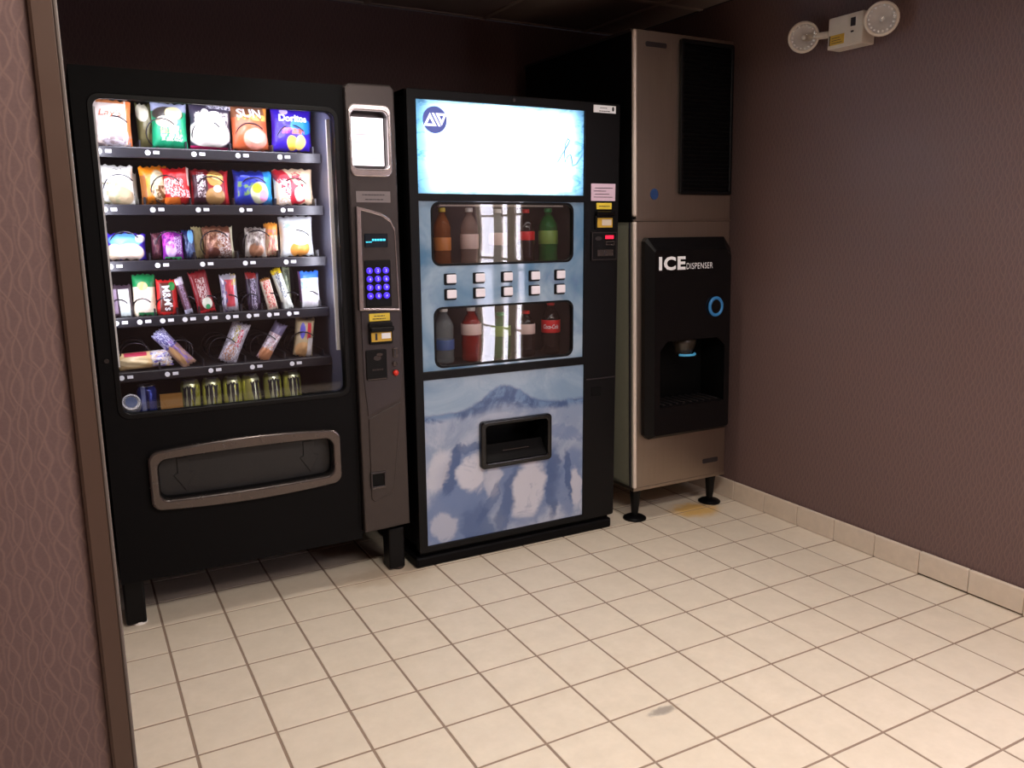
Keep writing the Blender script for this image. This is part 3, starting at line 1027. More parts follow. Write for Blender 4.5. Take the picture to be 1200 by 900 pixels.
# --- top shelf
o, fy, w, h = bag('chip_bag', 'white potato chip bag with orange side seams on top shelf', 'chip bag', GR1, -.30, .31, 7.89, 8.62,
                  P('chips_white_orange', (246, 226, 214), [('box', .97, .5, .1, .6, (214, 112, 58)), ('box', .5, 1.0, .34, .1, (226, 140, 84)), ('box', 0, .55, .06, .2, (226, 120, 72)), ('ell', .58, .24, .33, .24, (206, 196, 204)), ('blot', .55, .12, .45, .14, (150, 132, 132))]), seed=1)
letter('lettering', "Lay's", 0, .50, 0, .13, M('orange_print', (186, 96, 66), .5, var=.05), o, fy=fy, shear=.2, width=.34)
bag('chip_bag', 'olive chip bag half hidden behind the green chip bag', 'chip bag', GR1, .42, .74, 7.89, 8.63, P('chips_olive', (104, 98, 62), [('ell', .3, .78, .3, .2, (226, 220, 196))]), seed=2, back=.3)
o, fy, w, h = bag('chip_bag', 'green chip bag with a dark grey top on top shelf', 'chip bag', GR1, .60, 1.16, 7.89, 8.63,
                  P('chips_green', (22, 150, 104), [('box', .5, .90, .6, .12, (150, 156, 182)), ('ell', .46, .72, .44, .16, (54, 48, 44)), ('ell', .62, .74, .24, .14, (226, 208, 150)), ('ell', .42, .56, .3, .12, (232, 214, 188)), ('blot', .5, .40, .34, .08, (216, 150, 130)), ('txt', .55, .24, .3, .07, WHITE)]), seed=3)
bag('chip_bag', 'black and white popcorn bag with a magenta hem', 'popcorn bag', GR1, 1.19, 1.88, 7.90, 8.64,
    P('popcorn', (50, 44, 60), [('ell', .45, .34, .5, .3, (240, 234, 226)), ('box', .46, .6, .34, .13, (240, 234, 226), -8), ('ell', .34, .76, .09, .1, (236, 230, 224)), ('ell', .56, .74, .14, .08, (236, 230, 224)), ('blot', .5, .5, .4, .3, (206, 196, 186)), ('txt', .7, .92, .3, .05, (200, 196, 210)), ('box', .5, .04, .6, .045, (190, 30, 96)), ('blot', .5, .26, .24, .05, (226, 206, 190))]), seed=4)
o, fy, w, h = bag('chip_bag', 'orange wholegrain chip bag with white SUN lettering', 'chip bag', GR1, 1.88, 2.52, 7.91, 8.66,
                  P('chips_sun', (184, 88, 50), [('box', .92, .9, .12, .2, (232, 146, 60)), ('box', .4, .86, .5, .16, (128, 80, 52)), ('ell', .6, .26, .34, .22, (232, 150, 130)), ('ell', .58, .3, .22, .13, (244, 206, 196)), ('blot', .55, .7, .4, .06, (246, 196, 90))]), seed=5)
letter('lettering', 'SUN', -.04, .60, 0, .15, 'whitec', o, fy=fy, bold=.02, width=.4)
o, fy, w, h = bag('chip_bag', 'violet blue tortilla chip bag with white lettering', 'chip bag', GR1, 2.55, 3.27, 7.92, 8.67,
                  P('chips_violet', (48, 22, 158), [('ell', .72, .56, .3, .18, (30, 120, 206)), ('ell', .48, .2, .13, .16, (240, 190, 70), 18), ('ell', .68, .22, .13, .16, (246, 206, 110), -22), ('box', .6, .96, .3, .03, (90, 130, 230)), ('blot', .5, .45, .3, .06, (220, 90, 70)), ('ell', .3, .86, .1, .07, (190, 170, 230))]), seed=6)
letter('lettering', 'Doritos', 0, .55, 0, .12, 'whitec', o, fy=fy, bold=.03, width=.48)
# --- second shelf
bag('snack_bag', 'plain white snack bag with tan picture at its base', 'snack bag', GR2, -.27, .27, 6.97, 7.60,
    P('white_snack', (248, 246, 236), [('ell', .62, .22, .36, .24, (186, 164, 130)), ('blot', .3, .3, .3, .25, (160, 156, 120)), ('txt', .55, .86, .14, .03, (150, 146, 140))]), seed=7)
bag('snack_bag', 'small pale grey pack leaning behind the plain white bag', 'snack bag', GR2, .16, .34, 6.98, 7.48, P('grey_pack', (206, 210, 206)), seed=8, back=.28, t=.16)
bag('snack_bag', 'orange snack bag with cream picture beside the red bag', 'snack bag', GR2, .37, .83, 6.98, 7.60,
    P('orange_snack', (240, 138, 24), [('ell', .55, .5, .3, .38, (250, 232, 190)), ('blot', .6, .25, .4, .25, (120, 86, 40)), ('box', .05, .4, .1, .35, (150, 90, 40))]), seed=9, back=.1, yaw=12)
bag('snack_bag', 'bright red snack bag with white script beside the orange bag', 'snack bag', GR2, .72, 1.15, 6.98, 7.58,
    P('red_snack', (212, 30, 34), [('txt', .4, .5, .36, .2, (250, 226, 226)), ('txt', .62, .3, .36, .1, (250, 226, 226)), ('box', .2, .12, .4, .1, (236, 120, 40)), ('box', .96, .8, .05, .3, (240, 210, 200))]), seed=10, yaw=-8)
bag('snack_bag', 'dark red and tan cracker bag with sideways white lettering', 'snack bag', GR2, 1.14, 1.78, 6.98, 7.56,
    P('cracker', (150, 26, 36), [('box', .24, .4, .18, .42, (62, 26, 40)), ('txt', .26, .55, .1, .34, (226, 210, 214)), ('ell', .62, .72, .22, .22, (226, 168, 88)), ('ell', .6, .24, .26, .24, (196, 150, 92)), ('ell', .66, .44, .12, .1, (246, 236, 220)), ('box', .96, .5, .08, .6, (196, 40, 48))]), seed=11)
bag('snack_bag', 'blue snack mix bag with a green and pink picture', 'snack bag', GR2, 1.84, 2.52, 6.98, 7.56,
    P('blue_mix', (34, 52, 172), [('box', .9, .55, .16, .6, (46, 150, 226)), ('blot', .35, .45, .26, .2, (116, 150, 90)), ('ell', .62, .36, .24, .3, (206, 206, 170)), ('ell', .55, .48, .12, .14, (186, 206, 50)), ('ell', .72, .28, .12, .16, (230, 150, 190))]), seed=12)
bag('snack_bag', 'cream snack bag with red ribbon print on second shelf', 'snack bag', GR2, 2.54, 3.27, 6.99, 7.61,
    P('cream_red', (244, 214, 178), [('box', .34, .5, .16, .55, (214, 40, 58), 30), ('txt', .24, .36, .14, .34, (250, 240, 240)), ('blot', .56, .5, .14, .4, (206, 40, 60)), ('ell', .6, .3, .14, .2, (250, 226, 214))]), seed=13)
# --- third shelf
bag('cookie_pack', 'violet cookie pack with cream cookies and blue sky', 'cookie pack', GR3, -.26, .37, 6.07, 6.50,
    P('cookie_violet', (62, 24, 190), [('ell', .5, .72, .42, .24, (110, 180, 246)), ('ell', .22, .3, .2, .3, (246, 220, 190)), ('ell', .6, .3, .34, .32, (250, 226, 206)), ('ell', .85, .78, .12, .14, (246, 244, 250))]), seed=14)
bag('snack_pack', 'narrow maroon wafer pack beside the magenta pack', 'snack pack', GR3, .45, .62, 6.07, 6.50, P('maroon_pack', (66, 28, 42), [('blot', .5, .5, .4, .5, (110, 60, 70))]), seed=15, t=.16, back=.1)
bag('snack_pack', 'magenta cookie pack with a green base on third shelf', 'snack pack', GR3, .61, .94, 6.07, 6.52,
    P('magenta_pack', (120, 26, 140), [('ell', .42, .36, .26, .3, (206, 170, 220)), ('blot', .3, .7, .3, .3, (220, 80, 200)), ('txt', .75, .5, .18, .3, (220, 190, 240)), ('box', .5, .05, .4, .06, (60, 190, 110))]), seed=16, t=.18)
bag('snack_pack', 'navy and sky blue snack pack on third shelf', 'snack pack', GR3, .95, 1.15, 6.07, 6.55, P('navy_pack', (26, 38, 92), [('ell', .7, .75, .24, .24, (120, 190, 250)), ('blot', .6, .3, .4, .3, (90, 110, 150))]), seed=17, t=.16, back=.06)
bag('snack_pack', 'pale yellow snack pack tucked behind the brown bag', 'snack pack', GR3, 1.12, 1.34, 6.07, 6.60, P('pale_yellow_pack', (206, 192, 142)), seed=18, t=.14, back=.24)
bag('snack_bag', 'brown foil snack bag with silver side on third shelf', 'snack bag', GR3, 1.29, 1.80, 6.07, 6.61,
    P('brown_bag', (128, 78, 58), [('blot', .3, .6, .3, .3, (190, 140, 110)), ('txt', .66, .4, .22, .36, (206, 190, 186)), ('box', .97, .5, .08, .6, (206, 200, 170)), ('ell', .3, .2, .2, .16, (96, 50, 40))], metal=.2), seed=19)
bag('snack_bag', 'silver foil trail mix bag with brown picture', 'snack bag', GR3, 1.96, 2.33, 6.07, 6.58,
    P('silver_bag', (176, 166, 156), [('ell', .5, .26, .36, .24, (150, 104, 76)), ('blot', .5, .7, .45, .3, (110, 96, 90))], metal=.3), seed=20, t=.2)
bag('snack_pack', 'slim orange and cream snack pack on third shelf', 'snack pack', GR3, 2.32, 2.56, 6.08, 6.66, P('orange_cream_pack', (226, 196, 160), [('box', .5, .82, .6, .2, (230, 146, 50)), ('blot', .5, .4, .4, .4, (206, 120, 110))]), seed=21, t=.16, back=.06)
bag('snack_bag', 'white snack bag with an orange disc on third shelf', 'snack bag', GR3, 2.59, 3.22, 6.07, 6.78,
    P('white_orange_disc', (240, 246, 246), [('ell', .54, .2, .3, .2, (236, 160, 74)), ('txt', .4, .75, .3, .06, (170, 200, 206)), ('ell', .55, .36, .22, .07, (250, 236, 214))]), seed=22)
# --- fourth shelf
bag('candy_pack', 'dark twin cake pack with white panels', 'candy', GR4, -.24, .09, 5.13, 5.66, P('dark_twin', (58, 44, 54), [('box', .62, .62, .24, .22, (236, 232, 230)), ('box', .62, .25, .24, .2, (226, 238, 232)), ('box', .2, .5, .1, .36, (150, 130, 150))]), seed=23, t=.2)
bag('candy_pack', 'green topped cream cracker pack on fourth shelf', 'candy', GR4, .08, .44, 5.13, 5.82, P('green_cream', (240, 226, 198), [('box', .5, .85, .6, .17, (20, 128, 70)), ('ell', .44, .70, .22, .1, (220, 180, 110)), ('box', .7, .05, .5, .06, (30, 120, 70)), ('ell', .52, .3, .3, .2, (246, 226, 210))]), seed=24, t=.2)
o, fy, w, h = bag('candy_bag', 'red candy bag with sideways white lettering on brown', 'candy', GR4, .44, .78, 5.13, 5.72, P('red_candy', (216, 40, 40), [('box', .45, .5, .30, .40, (96, 44, 36)), ('ell', .72, .8, .16, .12, (40, 150, 70))]), seed=25, t=.16)
letter('lettering', "M&M's", -.0, .28, 0, .13, 'whitec', o, rot=-84, fy=fy, bold=.02, width=.42)
bag('candy_bar', 'slim brown candy bar with silver tip tilted on fourth shelf', 'candy', GR4, .89, 1.02, 5.13, 5.76, P('brown_bar', (84, 50, 60), [('box', .5, .9, .6, .1, (216, 206, 220)), ('txt', .5, .5, .26, .36, (170, 140, 176)), ('box', .5, .06, .6, .1, (206, 206, 230))]), seed=26, t=.12, rot=-11, pinch=.02)
bag('candy_bag', 'dark red fruit candy bag with white and green splash', 'candy', GR4, 1.10, 1.40, 5.13, 5.86, P('darkred_candy', (132, 16, 28), [('txt', .5, .55, .24, .26, (216, 196, 196)), ('ell', .6, .24, .3, .13, (236, 240, 226)), ('ell', .6, .16, .14, .06, (60, 170, 110)), ('box', .5, .05, .6, .05, (220, 40, 50))]), seed=27, t=.14, rot=-9)
bag('candy_bar', 'silver wrapped candy bar with a red centre', 'candy', GR4, 1.51, 1.79, 5.12, 5.78, P('silver_red', (196, 190, 206), [('box', .52, .5, .26, .34, (206, 72, 86)), ('blot', .85, .85, .2, .16, (206, 180, 90)), ('blot', .2, .4, .16, .4, (110, 96, 140))], metal=.3), seed=28, t=.16)
bag('candy_bar', 'dark violet candy bar with silver lettering and red tip', 'candy', GR4, 1.95, 2.18, 5.12, 5.80, P('violet_bar', (44, 26, 52), [('txt', .5, .45, .2, .4, (190, 180, 210)), ('box', .3, .92, .5, .1, (140, 26, 30))]), seed=29, t=.13, rot=-4, pinch=.02)
bag('candy_bar', 'cream candy bar with red slanted letters', 'candy', GR4, 2.29, 2.48, 5.12, 5.70, P('cream_bar', (226, 210, 190), [('txt', .5, .5, .36, .42, (206, 30, 50)), ('box', .5, .96, .6, .06, (150, 100, 50))]), seed=30, t=.13, rot=-13, pinch=.02)
bag('candy_bar', 'white candy bar with a yellow tip and blue letters', 'candy', GR4, 2.58, 2.76, 5.12, 5.88, P('yellow_tip_bar', (226, 230, 222), [('box', .5, .93, .6, .09, (240, 206, 30)), ('txt', .5, .6, .24, .3, (60, 76, 120))]), seed=31, t=.13, rot=-17, pinch=.02)
bag('candy_bar', 'pale green candy bar standing behind the yellow tipped bar', 'candy', GR4, 2.66, 2.80, 5.14, 5.86, P('pale_green_bar', (196, 206, 170), [('txt', .5, .6, .3, .3, (90, 110, 110))]), seed=32, t=.12, back=.3, pinch=.02)
bag('candy_pack', 'blue topped white marshmallow pack on fourth shelf', 'candy', GR4, 2.88, 3.27, 5.12, 5.79, P('blue_white_pack', (246, 244, 250), [('box', .5, .90, .6, .11, (54, 116, 226)), ('ell', .5, .3, .34, .22, (250, 246, 250)), ('blot', .5, .64, .4, .1, (150, 196, 240)), ('box', .04, .5, .06, .6, (90, 50, 90))]), seed=33, t=.2)
# --- bottom spiral shelf
bag('pastry', 'cream pastry in a twisted violet wrapper lying flat', 'pastry', GR5, -.03, .26, 4.23, 5.08, P('pastry_lying', (240, 206, 150), [('blot', .5, .8, .5, .2, (120, 110, 210)), ('txt', .4, .8, .5, .18, (236, 236, 250)), ('box', .1, .35, .1, .2, (206, 60, 90)), ('ell', .5, .3, .3, .26, (246, 222, 176))]), seed=34, t=.26, rot=88, pinch=.0)
bpy.context.scene.collection.objects[-1]
pl = [o for o in COL.objects if o.name.startswith('pastry')][-1]
pl.location = Vector((-.24, 2.13, 4.355)) * S
bag('pastry', 'violet and tan wrapped pastry leaning left', 'pastry', GR5, .78, 1.03, 4.22, 5.02, P('pastry_violet', (190, 150, 130), [('box', .5, .8, .6, .24, (92, 84, 170)), ('txt', .5, .8, .5, .2, (216, 216, 250)), ('blot', .7, .4, .3, .3, (150, 120, 190)), ('ell', .35, .35, .2, .26, (226, 180, 130))], metal=.15), seed=35, t=.2, rot=-40)
bag('pastry', 'clear wrapped pastry with red and yellow print leaning right', 'pastry', GR5, 1.36, 1.68, 4.22, 4.98, P('pastry_clear', (170, 156, 166), [('box', .62, .62, .13, .2, (206, 44, 70)), ('box', .4, .7, .12, .2, (196, 180, 80)), ('ell', .4, .25, .3, .2, (196, 140, 110)), ('txt', .5, .5, .5, .5, (226, 222, 236))], metal=.2), seed=36, t=.22, rot=24)
bag('pastry', 'slim copper and silver wrapped pastry leaning right', 'pastry', GR5, 2.02, 2.26, 4.22, 4.96, P('pastry_copper', (196, 160, 170), [('ell', .5, .2, .5, .2, (216, 150, 110)), ('txt', .5, .5, .5, .2, (240, 236, 246)), ('box', .5, .86, .6, .16, (110, 100, 130))], metal=.2), seed=37, t=.2, rot=32)
bag('pastry', 'tan bun in clear wrapper with blue and red bands', 'pastry', GR5, 2.70, 3.06, 4.22, 4.94, P('pastry_bun', (196, 176, 140), [('ell', .36, .66, .13, .2, (96, 90, 196)), ('box', .7, .66, .1, .2, (206, 50, 66)), ('ell', .45, .2, .4, .2, (216, 170, 120)), ('box', .8, .2, .14, .3, (236, 226, 226))]), seed=38, t=.22, rot=9)


# --- drink cans in the bottom tray
def can(label, cx, z0, mat, tilt, yaw=0., claw=None):
    t = thing('drink_can', label, 'can', (cx, 2.22, z0), 'drink cans in the bottom tray', local=True)
    G().lathe([(.10, 0), (.155, .05), (.165, .09), (.165, .70), (.135, .77)], 24).put('body', mat, t, smoothf=True)
    ld = G().lathe([(.135, .77), (.14, .79), (.128, .79), (.12, .765), (.01, .765)], 24).put('lid', 'alu', t)
    G().box(-.03, .03, -.07, .03, .767, .777).put('tab', 'alu', ld)
    if claw:
        for k, (dx, top, bot) in enumerate(((-.08, .66, .30), (0, .68, .22), (.08, .66, .28))):
            pts = []
            for zz, ww in ((top, .042), (top - .08, .026), ((top + bot) / 2, .03), (bot + .1, .012), (bot, .002)):
                pts.append((zz, ww))
            v, f = [], []
            for zz, ww in pts:
                for sgn in (-1, 1):
                    a = (dx + sgn * ww) / .167
                    v.append((.169 * math.sin(a), -.169 * math.cos(a), zz))
            for q in range(len(pts) - 1):
                f.append((2 * q, 2 * q + 1, 2 * q + 3, 2 * q + 2))
            put('claw_mark', v, f, claw, t)
    t.rotation_euler = (math.radians(tilt), 0, math.radians(yaw))
    return t


ymat = P('yellow_can', (206, 206, 120), [('box', .5, .5, .28, .6, (226, 230, 190)), ('blot', .8, .4, .2, .5, (176, 176, 60))], rough=.25, metal=.5, crinkle=0)
bmat = P('blue_can', (40, 56, 140), [('box', .3, .5, .1, .6, (150, 160, 214)), ('box', .5, .5, .06, .6, (20, 26, 80))], rough=.25, metal=.5, crinkle=0)
smat = P('silver_can', (206, 206, 216), [('blot', .5, .5, .5, .5, (120, 130, 150))], rough=.25, metal=.6, crinkle=0)
tcan = can('silver can tipped forward showing its round blue lid', -.10, 3.56, smat, 62)
tcan.location = Vector((-.10, 2.62, 3.33)) * S
G().lathe([(.095, .772), (.095, .78)], 20).put('lid_sticker', 'blue', tcan)
can('slim blue and silver can beside the tipped silver can', .17, 3.13, bmat, 0)
for k in range(6):
    o = can(('first', 'second', 'third', 'fourth', 'fifth', 'sixth')[k] + ' yellow claw-marked can counted from the slim blue can', .88 + .366 * k, 3.14, ymat, -6, (-14 + 4 * k) if k != 3 else 30, 'ink')
    o.location.y += .05 * S

# ================================================================ DRINK MACHINE
dm = thing('drink_machine', 'black drink vending machine with blue ice graphics and lit sign', 'vending machine', (6.95, 3.0, 0))
dx0, dx1, dz0, dz1 = 4.66, 9.25, .32, 8.97
cab = G()
cab.box(dx0, dx0 + .1, YF + .1, 5.4, dz0, dz1).box(dx1 - .1, dx1, YF + .1, 5.4, dz0, dz1).box(dx0, dx1, YF + .1, 5.4, dz1 - .1, dz1)
cab.box(dx0, dx1, YF + .1, 5.4, dz0, dz0 + .1).box(dx0, dx1, 5.3, 5.4, dz0, dz1)
cab.put('cabinet', 'black', dm)
hd, md, lo = (4.84, 8.41, 7.17, 8.80), (4.84, 8.42, 3.90, 7.04), (4.84, 8.45, .44, 3.74)
frame = [rr(dx0, dx1, dz0, dz1, .05)] + [rect(*q) for q in (hd, md, lo)]
G().plate(frame, YF - .03, YF + .12, .015).put('door_frame', 'black2', dm)
G().box(4.6, 9.24, YF + .02, 5.2, 0, .22, .05).put('kick_base', 'black', dm)
G().box(4.72, 9.2, YF + .12, 5.2, .2, .36).put('base_gap', 'bin', dm)
# backlit sign
MAT['header'] = header_mat()
hs = G().box(hd[0], hd[1], YF + .02, YF + .035, hd[2], hd[3]).put('lit_sign', 'header', dm)
lb = G()
lb.box(hd[0] - .02, hd[1] + .02, YF + .72, YF + .75, hd[2], hd[3])
lb.box(hd[0] - .04, hd[0] - .01, YF + .05, YF + .75, hd[2], hd[3]).box(hd[1] + .01, hd[1] + .04, YF + .05, YF + .75, hd[2], hd[3])
lb.box(hd[0], hd[1], YF + .05, YF + .75, hd[2] - .03, hd[2]).box(hd[0], hd[1], YF + .05, YF + .75, hd[3], hd[3] + .03)
lb.put('sign_box', 'white', dm)
for z in (7.62, 8.28):
    G().tube([(4.95 + .3 * k, YF + .55, z) for k in range(12)], .06, 10).put('sign_tube', 'white', dm)
lamp('sign_tube_lamp', 'AREA', (6.62, YF + .46, 7.96), 12, (.92, .97, 1.0), (0, -1, 0), size=(2.9, .9))
MAT['navy'] = M('navy_print', (84, 96, 170), .5, var=.05, emit=.55)
MAT['signwhite'] = M('sign_white_print', (250, 250, 255), .5, var=.02, emit=1.2)
MAT['signgrey'] = M('sign_blue_grey_print', (120, 160, 190), .5, var=.05, emit=.35)
G().plate([ell(5.21, 8.46, .235, .235)], YF + .006, YF + .018).put('emblem_disc', 'navy', hs)
em = G()
for shp in ([[(4.985, 8.35), (5.235, 8.35), (5.11, 8.575)], [(5.05, 8.388), (5.17, 8.388), (5.11, 8.495)]],
            [[(5.15, 8.575), (5.19, 8.575), (5.315, 8.35), (5.275, 8.35)]],
            [[(5.225, 8.575), (5.44, 8.575), (5.335, 8.365)], [(5.287, 8.537), (5.38, 8.537), (5.335, 8.448)]],
            [[(5.46, 8.575), (5.495, 8.575), (5.495, 8.35), (5.46, 8.35)]]):
    em.plate(shp, YF - .006, YF + .005)
em.put('emblem_letters', 'signwhite', hs)
scr_pts = [(7.80, 7.80), (7.9, 7.95), (8.02, 8.12), (8.08, 8.22), (8.04, 8.26), (7.98, 8.16), (7.96, 7.96), (7.97, 7.80), (8.03, 7.92), (8.10, 7.96), (8.13, 7.86), (8.15, 7.74), (8.24, 7.78), (8.38, 7.96)]
G().tube([(x, YF + .014, z) for x, z in scr_pts], .016, 6).put('script_flourish', 'signgrey', hs)
# selection panel
MAT['mid'] = art_mat('ice_blue_panel', 'middle')
MAT['low'] = art_mat('ice_art_panel', 'lower')
wa, wb = rr(5.10, 8.16, 5.88, 7.01, .16), rr(5.11, 8.17, 3.96, 5.08, .16)
mp = G().plate([rect(*md), wa, wb], YF + .01, YF + .05).put('selection_panel', 'mid', dm)
for q in ((5.10, 8.16, 5.88, 7.01), (5.11, 8.17, 3.96, 5.08)):
    G().plate([rr(q[0] - .02, q[1] + .02, q[2] - .02, q[3] + .02, .17), rr(q[0] + .02, q[1] - .02, q[2] + .02, q[3] - .02, .15)], YF, YF + .07, .008).put('window_edge', 'black2', mp)
    # slightly bowed clear sheet
    v, f = [], []
    nx, nz = 24, 8
    for j in range(nz + 1):
        for i in range(nx + 1):
            u, w_ = i / nx, j / nz
            v.append((q[0] + (q[1] - q[0]) * u, YF + .045 - .012 * math.sin(PI * u) * math.sin(PI * (.2 + .6 * w_)), q[2] + (q[3] - q[2]) * w_))
    for j in range(nz):
        for i in range(nx):
            a = j * (nx + 1) + i
            f.append((a, a + 1, a + nx + 2, a + nx + 1))
    put('window_pane', v, f, 'acrylic', mp, smoothf=True)
bx = G()
for q in ((5.0, 8.28, 5.78, 7.1), (5.0, 8.28, 3.88, 5.2)):
    bx.box(q[0], q[1], 2.2, 2.24, q[2], q[3]).box(q[0], q[0] + .03, YF + .06, 2.2, q[2], q[3]).box(q[1] - .03, q[1], YF + .06, 2.2, q[2], q[3])
    bx.box(q[0], q[1], YF + .06, 2.2, q[2], q[2] + .03).box(q[0], q[1], YF + .06, 2.2, q[3] - .03, q[3])
bx.put('display_box', 'inner', dm)
for z in (6.93, 5.03):
    G().box(5.3, 8.0, YF + .12, YF + .2, z + .02, z + .05).put('display_lamp', 'white', dm)
    lamp('bottle_display_lamp', 'AREA', (6.65, YF + .16, z), .10, (1, .95, .95), (0, .5, -.85), size=(2.6, .06))
for z in (5.62, 5.335):
    for x in (5.44, 6.04, 6.645, 7.26, 7.85):
        bt = G().plate([rr(x - .125, x + .115, z - .11, z + .10, .02)], YF - .02, YF + .02, .01).put('button_housing', 'black2', mp)
        G().box(x - .085, x + .115, YF - .05, YF - .01, z - .08, z + .08, .02).put('select_button', 'btn', bt)
# lower graphic and delivery bin
q = (6.0, 7.63, 1.83, 2.80)
lp = G().plate([rect(*lo), rr(q[0] + .05, q[1] - .05, q[2] + .05, q[3] - .05, .05)], YF + .01, YF + .05).put('graphic_panel', 'low', dm)
db = G().plate([rr(q[0], q[1], q[2], q[3], .08), rr(q[0] + .12, q[1] - .10, q[2] + .12, q[3] - .10, .05)], YF - .09, YF + .06, .03).put('delivery_bin', 'gloss', dm)
bn = G()
bn.box(q[0] + .05, q[1] - .05, 1.75, 1.8, q[2], q[3]).box(q[0] + .05, q[0] + .09, YF + .03, 1.8, q[2], q[3]).box(q[1] - .09, q[1] - .05, YF + .03, 1.8, q[2], q[3])
bn.box(q[0] + .05, q[1] - .05, YF + .03, 1.8, q[2] + .03, q[2] + .07).box(q[0] + .05, q[1] - .05, YF + .03, 1.8, q[3] - .07, q[3] - .03)
bn.put('bin_hollow', 'bin', db)
G().add([(q[0] + .1, YF - .06, q[2] + .10), (q[1] - .1, YF - .06, q[2] + .10), (q[1] - .1, YF + .2, q[2] + .42), (q[0] + .1, YF + .2, q[2] + .42), (q[0] + .1, YF + .04, q[2] + .06), (q[1] - .1, YF + .04, q[2] + .06), (q[1] - .1, YF + .26, q[2] + .4), (q[0] + .1, YF + .26, q[2] + .4)], [(0, 1, 2, 3), (7, 6, 5, 4), (0, 4, 5, 1), (3, 2, 6, 7), (1, 5, 6, 2), (4, 0, 3, 7)]).put('bin_ramp', 'black2', db)
scribble(6.85, q[2] + .30, YF + .05, .6, .014, 'gun', db, 8)
# payment column
st = G().box(8.60, 9.13, YF - .045, YF - .03, 8.78, 8.92).put('white_sticker', 'whitec', dm)
scribble(8.83, 8.87, YF - .05, .16, .012, 'ink', st, 9)
scribble(8.86, 8.81, YF - .05, .26, .014, 'ink', st, 10)
G().plate([ell(9.06, 8.86, .025, .045, 14)], YF - .05, YF - .046).put('dot', 'ink', st)
st = G().box(8.56, 9.15, YF - .045, YF - .03, 7.07, 7.41).put('pink_notice', 'pink', dm)
for k in range(4):
    G().box(8.62 + .03 * (k % 2), 9.08 - .08 * (k % 3), YF - .05, YF - .044, 7.14 + .06 * k, 7.15 + .06 * k).put('print_line', 'ink', st)
st = G().box(8.69, 9.06, YF - .06, YF - .03, 6.90, 7.03, .01).put('bill_sticker', 'yellow', dm)
scribble(8.875, 6.965, YF - .065, .26, .014, 'ink', st, 11)
G().box(8.66, 9.1, YF - .14, YF - .03, 6.78, 6.86, .02).put('bill_slot', 'gloss', dm)
G().plate([rr(8.65, 9.11, 6.50, 6.78, .03)], YF - .08, YF - .03, .01).put('bill_acceptor', 'black2', dm)
st = G().box(8.69, 9.06, YF - .092, YF - .08, 6.54, 6.73).put('bill_sticker', 'yellow2', dm)
G().box(8.80, 9.03, YF - .097, YF - .091, 6.58, 6.70).put('banknote_picture', 'cream', st)
cp = G().plate([rr(8.57, 9.21, 5.87, 6.46, .02)], YF - .06, YF - .03, .008).put('coin_plate', 'black2', dm)
G().plate([rect(8.585, 9.195, 5.885, 6.445), rect(8.60, 9.18, 5.90, 6.43)], YF - .065, YF - .055).put('plate_line', 'gun', cp)
G().box(8.91, 9.11, YF - .072, YF - .06, 6.31, 6.38).put('red_display', 'redled', cp)
G().plate([rect(8.91, 9.14, 6.18, 6.27), rect(8.94, 9.11, 6.21, 6.24)], YF - .075, YF - .06).put('coin_slot', 'silver', cp)
G().box(8.71, 9.11, YF - .075, YF - .06, 5.96, 6.1, .01).put('return_button', 'silver', cp)
letter('lettering', 'P', 8.9, 6.03, YF - .078, .09, 'ink', cp)
G().plate([ell(8.74, 6.32, .08, .04, 16)], YF - .068, YF - .06).put('coin_picture', 'gun', cp)
G().box(8.50, 9.24, YF - .04, YF - .028, 3.40, 3.42).put('door_seam', 'gun2', dm)
G().plate([rr(8.63, 8.88, 3.03, 3.24, .03)], YF - .045, YF - .02, .008).put('coin_cup', 'bin', dm)
G().lathe([(.03, 0), (.03, .03)], 12, (6.8, YF - .03, 8.89), 'y').put('lock', 'gun', dm)


# ---------------------------------------------------------------- bottles behind the windows
def bottle(label, cx, z0, h, r, body, capm, lab=None, labz=(.40, .62), text=None, y=1.62):
    t = thing('drink_bottle', label, 'bottle', (cx, y, z0), 'display bottles in the drink machine', local=True)
    k = h
    prof = [(.55 * r, 0), (.9 * r, .02 * k), (r, .06 * k), (.97 * r, .2 * k), (r, .36 * k), (.96 * r, .42 * k), (.96 * r, .6 * k), (r, .64 * k), (.9 * r, .72 * k), (.62 * r, .82 * k), (.36 * r, .89 * k), (.34 * r, .93 * k)]
    G().lathe(prof, 20).put('body', body, t, smoothf=True)
    if capm:
        G().lathe([(.40 * r, .93 * k), (.42 * r, .94 * k), (.42 * r, k - .01), (.36 * r, k)], 16).put('cap', capm, t)
        G().lathe([(.46 * r, .915 * k), (.46 * r, .928 * k)], 16).put('neck_ring', body, t)
    if lab:
        lb_ = G().lathe([(1.0 * r, labz[0] * k), (1.02 * r, (labz[0] + .01) * k), (1.02 * r, (labz[1] - .01) * k), (1.0 * r, labz[1] * k)], 24, cap=False).put('wrap_label', lab, t, smoothf=True)
        if text:
            v, f = text2d(text, .09, bold=.015, shear=.25, width=.34)
            zc = (labz[0] + labz[1]) / 2 * k
            rr2 = 1.05 * r
            put('lettering', [(rr2 * math.sin(a / rr2 - .52), -rr2 * math.cos(a / rr2 - .52), zc + b) for a, b in v], f, 'whitec', lb_)
    return t


